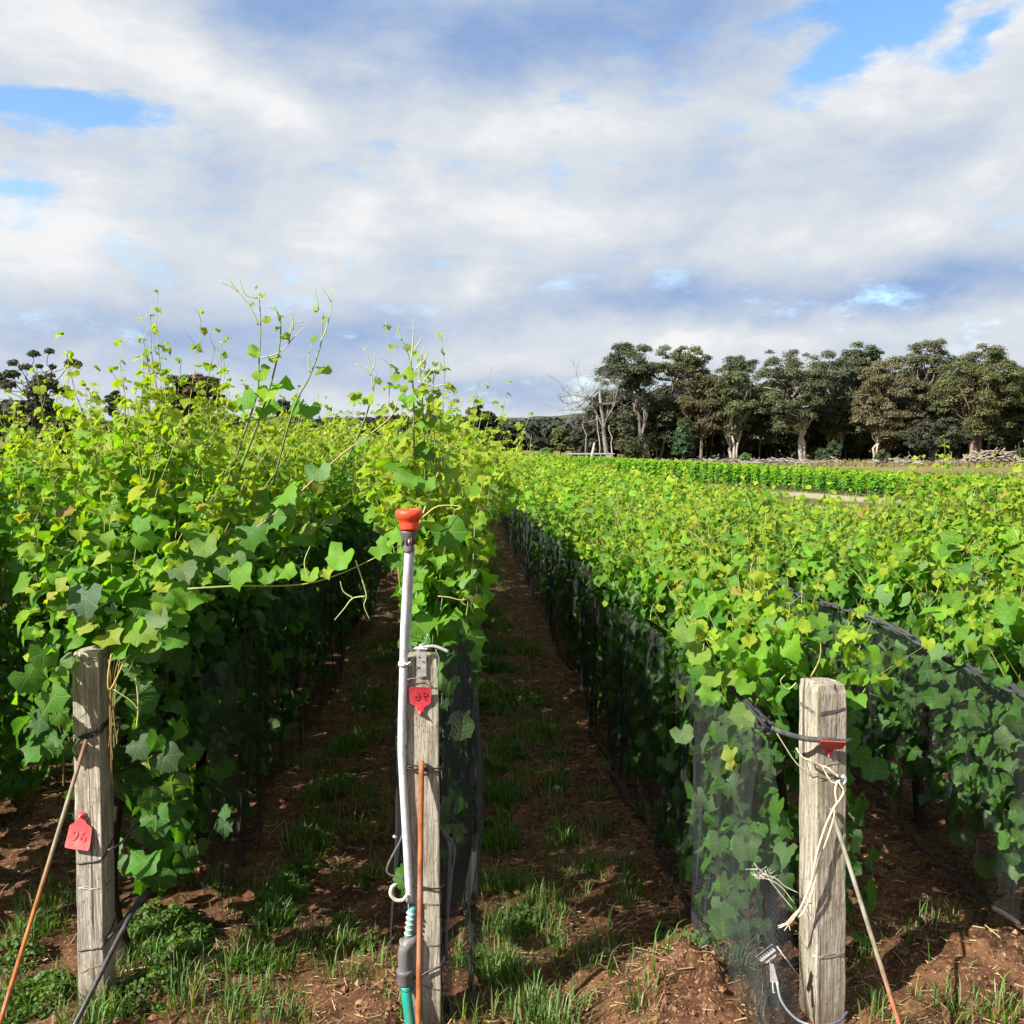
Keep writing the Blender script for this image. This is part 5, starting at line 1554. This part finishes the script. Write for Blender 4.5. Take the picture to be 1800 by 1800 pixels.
# ------------------------------------------------------------------ trees
def clump_cards(centres, radii, n, rng, col, size, flat=.8, jit=.3, droop=.3):
    """leaf sprays spread through clumps: returns verts, tris, colours"""
    V, F, C = [], [], []
    off = 0
    for c, r in zip(centres, radii):
        m = int(n * (r / np.mean(radii)) ** 2)
        d = rng.normal(0, 1, (m, 3)); d /= np.linalg.norm(d, axis=1, keepdims=True)
        d[:, 2] = np.where(d[:, 2] < -.35, -d[:, 2], d[:, 2])
        q = r * (.15 + .85 * rng.random((m, 1)) ** .6) * (1 + rng.normal(0, .12, (m, 1)))
        p = np.array(c) + d * q * np.array([1, 1, flat])
        nrm = d * .8 + np.array([0, 0, .5]) + rng.normal(0, .38, (m, 3))
        tip = rng.normal(0, 1, (m, 3)) + np.array([0, 0, -droop * 3])
        R3 = frames(nrm, tip)
        s = size * rng.uniform(.6, 1.4, m)
        q4 = np.array([[-.05, -.62, 0], [.42, .02, .08], [.02, .74, -.06], [-.40, -.04, .05]])
        w = np.einsum('nij,vj->nvi', R3, q4) * s[:, None, None] + p[:, None]
        V.append(w.reshape(-1, 3))
        F.append((np.array([[0, 1, 2], [0, 2, 3]])[None] + (np.arange(m) * 4)[:, None, None]).reshape(-1, 3) + off)
        shade = rng.uniform(.72, 1.28)
        cc = np.array(col) * shade * rng.uniform(.75, 1.28, (m, 1)) + np.array([.02, .014, .004]) * (rng.random((m, 1)) ** 3)
        C.append(np.repeat(cc, 4, 0)); off += m * 4
    return np.concatenate(V), np.concatenate(F), np.concatenate(C)


def limb(b, a, e, r0, r1, rng, col, n=7, wig=.06):
    a, e = np.array(a, dtype=float), np.array(e, dtype=float)
    L_ = np.linalg.norm(e - a)
    pts = [a + (e - a) * t + rng.normal(0, wig * L_, 3) * math.sin(math.pi * t) + np.array([0, 0, .10 * L_ * math.sin(math.pi * t)]) for t in np.linspace(0, 1, n)]
    b.tube(pts, [r0 + (r1 - r0) * i / (n - 1) for i in range(n)], 6, c=col)
    return pts


def gum(name, label, base, crown, D, col, rng, nclump=18, cards=420, trunks=((0, 1.0),), bark=(.42, .38, .33), depth=.8, lowest=0., size=.172, cr=.24, group='tall gum trees along the paddock', flat=.68, rt=.22, droop=.3, mult=4.6):
    """base: (px, py); crown: (px0, px1, py_top, py_bottom) as the photograph shows it at depth D"""
    m = D / FPX
    if mult > 2:
        cx_ = (crown[0] + crown[1]) / 2; hw = (crown[1] - crown[0]) / 2 * 1.12
        crown = (cx_ - hw, cx_ + hw, crown[2] - 6, min(crown[3] + 12, 800))
    B = P(base[0], base[1], D); B[2] = float(gz(D)) - .1
    ctr = P((crown[0] + crown[1]) / 2, (crown[2] + crown[3]) / 2, D)
    rx, rz = (crown[1] - crown[0]) / 2 * m * (1.2 if mult > 2 else 1.0), (crown[3] - crown[2]) / 2 * m
    root = empty(name, B, label, 'tree', group)
    cs, rs = [], []
    tries = 0
    nclump = int(nclump * mult); wide = 1.1 if mult > 2 else 1.0; col = tuple(k * 1.0 for k in col); bark = tuple(k * .62 for k in bark)
    while len(cs) < nclump and tries < 4000:
        tries += 1
        d = rng.normal(0, 1, 3); d /= np.linalg.norm(d)
        q = rng.random() ** .45 * .97
        r = min(rx, rz * 1.3) * cr * rng.uniform(.45, 1.05)
        c = ctr + d * q * np.array([rx - r * .6, rx * depth, rz - r * .4])
        if c[2] > ctr[2] + rz - r * flat: c[2] = ctr[2] + rz - r * flat - rng.random() * .3
        if len(cs) > 2 and min(np.linalg.norm((c - o) * np.array([1, .6, 1.3])) for o in cs) < r * .42: continue
        cs.append(c); rs.append(r)
    v, f, c = clump_cards(cs, rs, cards * (.66 if mult > 2 else .8), rng, col, size, flat=flat, droop=droop)
    mesh_np('crown', v, f, M_TREE, c, parent=root)
    b = MB()
    forks = []
    for off, hfrac in trunks:
        top = np.array([ctr[0] + off * rx * .5, ctr[1] + rng.normal(0, .2), ctr[2] - rz * .15 + rz * (hfrac - 1)])
        bs = B + np.array([off * rt * 2.2, rng.normal(0, .2), 0])
        pts = limb(b, bs, top, rt, rt * .38, rng, bark, 9, .035)
        forks.append(pts)
    for c, r in zip(cs, rs):
        pts = forks[rng.integers(0, len(forks))]
        low = [p for p in pts[3:] if p[2] < c[2] - .1 * rz] or [pts[4]]
        s = low[-1] if rng.random() < .5 else low[rng.integers(0, len(low))]
        limb(b, s, c, rt * .32, rt * .08, rng, bark, 6, .09)
    b.build('trunk', M_TRUNK, root)
    return root


tr = np.random.default_rng(77)
OLIVE, DEEP, BROWN, GREYG, FRESH = (.084, .104, .048), (.062, .080, .044), (.104, .094, .054), (.080, .100, .066), (.030, .066, .028)
gum('gum_tree', 'gum tree with a dark rounded crown, next to the bare dead tree on its left', (1142, 806), (1058, 1152, 606, 700), 118, DEEP, tr, 16, 430, trunks=((-.2, 1.0), (.25, .9)), bark=(.30, .27, .24), cr=.28, rt=.24)
gum('gum_tree', 'gum tree with flat tiered top and thin trunk, second tall crown from the dead tree', (1160, 806), (1150, 1246, 606, 672), 121, OLIVE, tr, 15, 380, trunks=((.1, 1.0),), bark=(.34, .30, .26), cr=.27, rt=.20)
gum('gum_tree', 'dark gum tree filling the gap behind the green conical bush', (1180, 806), (1095, 1190, 690, 790), 122, DEEP, tr, 16, 400, bark=(.25, .22, .2))
gum('gum_tree', 'olive brown gum tree with a low wide crown, right of the green conical bush', (1232, 808), (1190, 1276, 640, 796), 117, (.075, .066, .032), tr, 22, 380, bark=(.30, .24, .19), droop=.5)
gum('gum_tree', 'gum tree with a small tuft at its top and white forked limbs below', (1290, 806), (1242, 1335, 640, 765), 116, OLIVE, tr, 22, 330, trunks=((-.5, .55), (.05, 1.0), (.55, .7)), bark=(.60, .55, .48), rt=.20)
gum('gum_tree', 'small gum crown rising as a tuft between two bigger trees', (1300, 806), (1272, 1328, 624, 668), 123, DEEP, tr, 8, 300, bark=(.3, .27, .24), cr=.36, rt=.15)
gum('gum_tree', 'big domed gum tree with a pale straight trunk, in the middle of the stand', (1410, 808), (1332, 1446, 604, 760), 115, (.080, .092, .050), tr, 30, 400, trunks=((.0, 1.0), (.35, .8)), bark=(.62, .57, .49), rt=.30)
gum('gum_tree', 'gum tree with several white stems fanning out from one foot', (1470, 808), (1425, 1510, 612, 772), 119, GREYG, tr, 22, 380, trunks=((-.5, .6), (-.1, .9), (.3, 1.0), (.7, .6)), bark=(.66, .62, .55), rt=.17)
gum('gum_tree', 'gum tree with a flat dark top and sky showing through its edge', (1508, 808), (1472, 1552, 602, 700), 121, OLIVE, tr, 15, 400, bark=(.4, .36, .3), cr=.28)
gum('gum_tree', 'brownish drooping gum tree with slim pale trunks', (1538, 808), (1508, 1612, 625, 790), 113, BROWN, tr, 30, 400, trunks=((-.3, .8), (.1, 1.0)), bark=(.55, .47, .38), droop=.9, rt=.16)
gum('gum_tree', 'tallest gum tree, its airy twin-lobed top standing above the others', (1640, 810), (1584, 1670, 589, 740), 116, (.090, .096, .056), tr, 26, 320, trunks=((-.3, .9), (.3, 1.0)), bark=(.5, .46, .4), cr=.27)
gum('gum_tree', 'broad olive gum tree with a thick stringy trunk behind the woodpile', (1712, 815), (1655, 1790, 607, 790), 110, (.082, .094, .040), tr, 36, 430, trunks=((-.25, .9), (0., 1.0), (.25, .9)), bark=(.36, .25, .19), rt=.34, cr=.21)
gum('gum_tree', 'dark bushy gum with low branches, left of the woodpile', (1636, 820), (1585, 1690, 735, 812), 106, (.050, .058, .036), tr, 20, 380, bark=(.22, .19, .16), rt=.16)
gum('gum_tree', 'gum tree at the right edge of the photo, beyond the woodpile', (1800, 815), (1752, 1870, 628, 800), 112, (.066, .075, .030), tr, 28, 400, bark=(.45, .4, .34))
gum('gum_tree', 'olive gum crown rising behind the thick stringy trunk tree', (1740, 806), (1715, 1790, 625, 720), 122, OLIVE, tr, 16, 380, bark=(.4, .36, .3))
gum('gum_tree', 'sparse gum tree with separate leaf tufts at the left edge of the photo', (70, 800), (-20, 152, 608, 740), 90, (.055, .066, .042), tr, 30, 260, trunks=((-.4, .9), (0, 1.0), (.4, .8)), bark=(.12, .10, .09), cr=.17, group='trees beyond the tall left rows', size=.26, droop=.1, mult=1.0)
gum('round_tree', 'dense dark brown round-headed tree behind the tall left rows', (335, 800), (258, 416, 646, 790), 88, (.085, .066, .038), tr, 46, 620, bark=(.1, .08, .07), cr=.24, group='trees beyond the tall left rows', size=.26, droop=.0, flat=.8, mult=1.4)
gum('gum_tree', 'tiny lone treetop between the sparse tree and the round-headed tree', (200, 800), (188, 214, 688, 730), 120, (.03, .034, .03), tr, 6, 160, bark=(.1, .09, .08), cr=.4, group='trees beyond the tall left rows', size=.3)
gum('gum_tree', 'small flat treetop peeping over the leaves right of the round-headed tree', (503, 800), (484, 524, 708, 745), 130, (.03, .034, .028), tr, 7, 200, bark=(.1, .09, .08), cr=.4, group='trees beyond the tall left rows', size=.35)
gum('gum_tree', 'dark pointed tree on the skyline just right of the tallest middle shoots', (845, 800), (818, 872, 714, 800), 140, (.026, .032, .024), tr, 14, 330, bark=(.1, .09, .08), cr=.34, group='trees beyond the tall left rows', size=.4)

# bare dead tree
B = P(1068, 806, 112); B[2] = float(gz(112)) - .1
root = empty('dead_tree', B, 'bare dead tree with pale twisting branches at the left end of the stand', 'tree')
b = MB(); DB = (.20, .19, .17)
rt_ = np.random.default_rng(8)
trunk = [B + rt_.normal(0, .05, 3) * (k > 0) + (P(1062 - 3 * k, 806 - 26 * k, 112) - P(1062, 806, 112)) for k in range(6)]
b.tube(trunk, [.30, .27, .24, .20, .16, .10], 7, c=DB)


def twig(p, d, L_, r, depth_):
    d = d / np.linalg.norm(d)
    pts = [p]
    for i in range(5):
        d = d + rt_.normal(0, .16, 3) + np.array([0, 0, .04]); d /= np.linalg.norm(d)
        pts.append(pts[-1] + d * L_ / 5)
    b.tube(pts, [r * (1 - .13 * i) for i in range(6)], 5, c=DB)
    if depth_ == 0: return
    for k in range(4 if depth_ > 1 else 5):
        i = rt_.integers(2, 6)
        e = d + rt_.normal(0, .65, 3) * np.array([1, .6, 1]); twig(pts[i], e, L_ * rt_.uniform(.45, .7), r * .5, depth_ - 1)


for k, (ex, ey) in enumerate([(1040, 650), (1070, 635), (1020, 690), (962, 712), (1085, 680), (1010, 740), (1100, 720)]):
    s = trunk[min(5, 2 + k % 4)]
    e = P(ex, ey, 112 + rt_.normal(0, 1.5))
    twig(s, e - s, np.linalg.norm(e - s) * .7, .11, 3 if k < 5 else 2)
b.build('trunk', M_TRUNK, root)


def shrub(name, label, px0, px1, py0, py1, D, col, cat_='bush', n=14, cards=300, size=.22, cone=False):
    m = D / FPX
    c = P((px0 + px1) / 2, (py0 + py1) / 2, D); rx, rz = (px1 - px0) / 2 * m, (py1 - py0) / 2 * m
    root = empty(name, (c[0], D, float(gz(D))), label, cat_, 'bushes at the edge of the paddock')
    cs, rs = [], []
    for i in range(n):
        t = (i + .5) / n
        w = (1 - t * .75) if cone else math.sqrt(max(.15, 1 - (2 * t - 1) ** 2))
        a = i * 2.4
        cs.append(c + np.array([math.cos(a) * rx * w * .55, math.sin(a) * rx * w * .55, (2 * t - 1) * rz * .8])); rs.append(rx * (.30 + .18 * w))
    v, f, cc = clump_cards(cs, rs, cards, tr, col, size, flat=.9)
    mesh_np('foliage', v, f, M_TREE, cc, parent=root)
    b = MB(); b.tube([(c[0], D, float(gz(D)) - .1), (c[0] + .05, D, c[2] - rz * .5), (c[0], D + .05, c[2])], [.09, .07, .03], 6, c=(.12, .09, .07)); b.build('stem', M_TRUNK, root)


shrub('conical_bush', 'bright green conical bush standing before the dark gum trees', 1178, 1222, 738, 808, 109, FRESH, n=18, cards=330, cone=True)
shrub('shrub', 'small pale green shrub just above the far vine block', 1300, 1322, 796, 816, 98, (.085, .125, .05), n=7, cards=160, size=.16)
shrub('shrub', 'grey green shrub at the foot of the white-stemmed gum', 1432, 1458, 788, 812, 104, (.05, .075, .04), n=7, cards=180, size=.2)
shrub('shrub', 'dark green shrub under the pale straight trunk', 1452, 1482, 774, 808, 107, (.038, .06, .03), n=8, cards=180, size=.2)
shrub('shrub', 'dark olive shrub standing in the dry grass, left of the low-branched gum', 1536, 1566, 790, 824, 100, (.04, .055, .03), n=8, cards=180, size=.2)
shrub('shrub', 'olive sapling before the far wood, left of the dead tree', 968, 1002, 746, 800, 130, (.07, .085, .028), n=12, cards=230, size=.3)
shrub('shrub', 'rounded light green shrub on the skyline of the far vines, left of the shed', 948, 975, 788, 804, 88, (.075, .14, .03), n=7, cards=180, size=.16)
shrub('shrub', 'scrubby bush at the right edge beside the woodpile', 1776, 1812, 788, 822, 108, (.05, .07, .035), n=8, cards=180, size=.2)

# dense wood behind the stand and far to the left: nobody could count these trees
def wood(label, D0, D1, px0, px1, tops, n, cards, col, size, rng):
    cs, rs = [], []
    for _ in range(n):
        D = rng.uniform(D0, D1); px = rng.uniform(px0, px1)
        top = np.interp(px, tops[0], tops[1]) + 4
        hz = (P(px, top, D)[2] - float(gz(D)))
        c = P(px, 760, D); c[2] = float(gz(D)) + hz * (rng.random() ** .45 * .98 if rng.random() < .55 else rng.random() * .6)
        r = rng.uniform(1.1, 2.2) * D / 130
        c[2] = min(c[2], float(gz(D)) + hz - r * .5)
        cs.append(c); rs.append(r)
    v, f, c = clump_cards(cs, rs, cards, rng, col, size, flat=.75)
    return tag(mesh_np('woodland', v, f, M_TREE, c), label, kind='stuff')


wood('dark dense gum wood behind the stand of tall trees', 126, 142, 1020, 1900, ([1020, 1060, 1130, 1250, 1350, 1500, 1620, 1720, 1800, 1900], [745, 690, 680, 668, 668, 655, 655, 655, 655, 655]), 640, 110, (.026, .030, .018), .6, tr)
wood('olive gum scrub between the tall trees of the stand', 117, 125, 1090, 1880, ([1090, 1200, 1300, 1400, 1500, 1600, 1800, 1900], [720, 705, 690, 690, 680, 690, 680, 680]), 300, 170, (.042, .046, .024), .28, tr)
wood('far dark wood along the skyline left of the dead tree', 190, 260, 380, 1060, ([380, 480, 600, 760, 870, 920, 1000, 1060], [742, 735, 738, 730, 738, 742, 738, 735]), 480, 90, (.030, .036, .030), 1.1, tr)
wood('far dark wood along the skyline behind the tall left rows', 150, 190, -80, 420, ([-80, 100, 160, 260, 420], [690, 715, 735, 735, 730]), 200, 90, (.030, .034, .024), .9, tr)
# thin pale stems inside the wood
b = MB()
for k in range(60):
    px = tr.uniform(1030, 1800); D = tr.uniform(120, 127); a = P(px, 760, D); a[2] = float(gz(D)); e = a + np.array([tr.normal(0, .6), tr.normal(0, .3), tr.uniform(3, 7)])
    limb(b, a, e, .10, .05, tr, tuple(np.array((.42, .38, .32)) * tr.uniform(.5, 1.2)), 6, .03)
tag(b.build('woodland_stems', M_TRUNK), 'thin pale stems standing in the dark wood', kind='stuff')

# wooded hill far behind
hx = np.linspace(-900, 1500, 260); hy = np.linspace(620, 1500, 50)
HX, HY = np.meshgrid(hx, hy)
crest = np.interp(HX, [-900, -300, 0, 60, 130, 260, 500, 1500], [8, 12, 13.5, 15.5, 21, 30, 44, 60])
HZ = -2.2 + crest * np.clip((HY - 620) / 120, 0, 1) ** .8 * np.clip((1500 - HY) / 500, 0, 1) + 2.2 * (vnoise(HX * .11, HY * .08, 61) - .5) + 1.6 * (vnoise(HX * .3, HY * .2, 62) - .5) * (HY > 640)
i = np.arange(HX.size).reshape(HX.shape)
m, n, out = new_mat('wooded_hill')
pos = n.node('ShaderNodeTexCoord').outputs['Object']
hc = n.mix(n.rng(n.noise(n.scale(pos, (.08, .02, .2)), 1.0, 6, .65), .35, .65), (.030, .045, .030), (.075, .095, .055))
n.l.new(principled(n, hc, .95, .1, normal=bump(n, n.noise(pos, .25, 4, .6), 1.0, 2.0)), out.inputs[0])
tag(mesh_np('hill', np.stack([HX, HY, HZ], -1).reshape(-1, 3), np.stack([i[:-1, :-1], i[:-1, 1:], i[1:, 1:], i[1:, :-1]], -1).reshape(-1, 4), m), 'low wooded hill on the horizon', kind='structure')

# ------------------------------------------------------------------ paddock: shed roof, woodpile, fallen timber
D = 96
a, e = P(1000, 801, D), P(1080, 801, D)
sh = empty('low_shed', ((a[0] + e[0]) / 2, D, float(gz(D))), 'long low shed with a flat pale roof beyond the far vines', 'shed')
zt = P(1040, 797, D)[2]; zg = float(gz(D)); cx = (a[0] + e[0]) / 2; wd = e[0] - a[0]
b = MB(); b.box(cx, D + 1, zt - .05, wd, 2.4, .09, c=(.50, .52, .50)); b.build('roof', M_METAL, sh, smooth=False)
b = MB(); b.box(cx, D + 1, (zt - .1 + zg) / 2, wd * .94, 2.1, zt - .1 - zg, c=(.16, .15, .13)); b.build('wall', M_TRUNK, sh, smooth=False)
b = MB(); b.box(cx + wd * .38, D - .12, (zt - .1 + zg) / 2, wd * .16, .06, zt - .1 - zg, c=(.45, .46, .45)); b.build('door', M_METAL, sh, smooth=False)
for k in range(5):
    b = MB(); b.box(cx - wd * .45 + k * wd * .16, D - .15, (zt + zg) / 2 - .05, .09, .09, zt - zg - .1, c=(.5, .5, .48)); b.build('post', M_METAL, sh, smooth=False)

D = 97
c0 = P(1745, 822, D)
wpile = empty('woodpile', (c0[0], D, float(gz(D))), 'long heap of pale cut branches under the broad olive gum', 'woodpile')
b = MB(); b.tube([(-.9, 0, 0), (-.3, .05, .02), (.4, -.03, 0), (.9, 0, .03)], [.10, .11, .09, .07], 6, c=(.26, .235, .20)); lo = b.build('log', M_TRUNK); log_me = lo.data; bpy.data.objects.remove(lo)
b = MB(); b.tube([(-.7, 0, 0), (0, .04, -.02), (.7, 0, .03)], [.09, .10, .08], 6, c=(.20, .15, .12)); lo = b.build('log', M_TRUNK); log_me2 = lo.data; bpy.data.objects.remove(lo)
inv = Matrix.Translation(-wpile.location)
for k in range(150):
    t = tr.uniform(-1, 1); h = 1.25 * math.sqrt(1 - t * t) * tr.random()
    o = bpy.data.objects.new('log', log_me if k % 3 else log_me2)
    o.parent = wpile; o.matrix_parent_inverse = inv
    o.location = (c0[0] + t * 2.7, D + tr.uniform(-1, 1) * (1.2 - .5 * h), float(gz(D)) + .08 + h)
    o.rotation_euler = (tr.normal(0, .25), tr.normal(0, .3), tr.uniform(0, 3.14)); s_ = tr.uniform(.4, 1.0); o.scale = (s_, .8, .8)
    COL.objects.link(o)
b = MB()
for k in range(420):
    px = tr.choice([tr.uniform(1120, 1420), tr.uniform(1300, 1480), tr.uniform(1540, 1620), tr.uniform(1640, 1800)]); D_ = tr.uniform(92, 116)
    a = P(px, 760, D_); a[2] = float(gz(D_)) + .05 + .25 * tr.random(); ang = tr.uniform(0, 3.14); L_ = tr.uniform(.2, 1.0)
    d = np.array([math.cos(ang), math.sin(ang), tr.normal(0, .25)]) * L_
    b.tube([a - d, a + d * .1 + tr.normal(0, .05, 3), a + d], [.06, .08, .05], 5, c=tuple(np.array((.27, .245, .21)) * tr.uniform(.4, 1.15)))
tag(b.build('fallen_timber_debris', M_TRUNK), 'pale fallen timber scattered on the dry paddock grass', kind='stuff')
for px0, px1, py, D_, r_, lab in ((1695, 1790, 811, 108, .16, 'long pale fallen log in the grass behind the woodpile'), (1606, 1622, 806, 107, .16, 'short bleached log leaning at the left foot of the low-branched gum'), (1650, 1664, 806, 106, .14, 'short bleached log leaning at the right foot of the low-branched gum'), (1036, 1046, 797, 94, .12, 'white broken stump rising beside the low shed')):
    a, e = P(px0, py, D_), P(px1, py + (6 if px1 - px0 < 30 else 0), D_)
    a[2] = max(a[2], float(gz(D_)) + .1); e[2] = max(e[2], float(gz(D_)) + .1)
    if px0 < 1100:
        a = P(1038, 800, D_); a[2] = float(gz(D_)); e = P(1045, 778, D_)
    b = MB(); b.tube([a, (a + e) / 2 + np.array([0, 0, .1]), e], [r_ * 1.2, r_, r_ * .7], 7, c=(.46, .42, .36))
    tag(b.build('fallen_log' if px0 > 1100 else 'tree_stump', M_TRUNK), lab, 'log' if px0 > 1100 else 'stump')
# tussocks of dry grass on the paddock
n = 5000
x = tr.uniform(20, 75, n); y = tr.uniform(82, 116, n); z = gz(y); h = tr.uniform(.1, .4, n); w = tr.uniform(.05, .16, n); a = tr.uniform(0, 6.28, n)
base = np.stack([x, y, z], -1); sd = np.stack([np.cos(a), np.sin(a), 0 * a], -1) * w[:, None]
v = np.stack([base - sd, base + sd, base + np.stack([tr.normal(0, .1, n), tr.normal(0, .1, n), h], -1)], 1).reshape(-1, 3)
tag(mesh_np('dry_grass', v, np.arange(3 * n).reshape(-1, 3), M_GRASS, np.repeat(np.array([.22, .18, .08]) * tr.uniform(.5, 1.2, (n, 1)), 3, 0)), 'dry tussock grass on the paddock under the gums', kind='stuff')
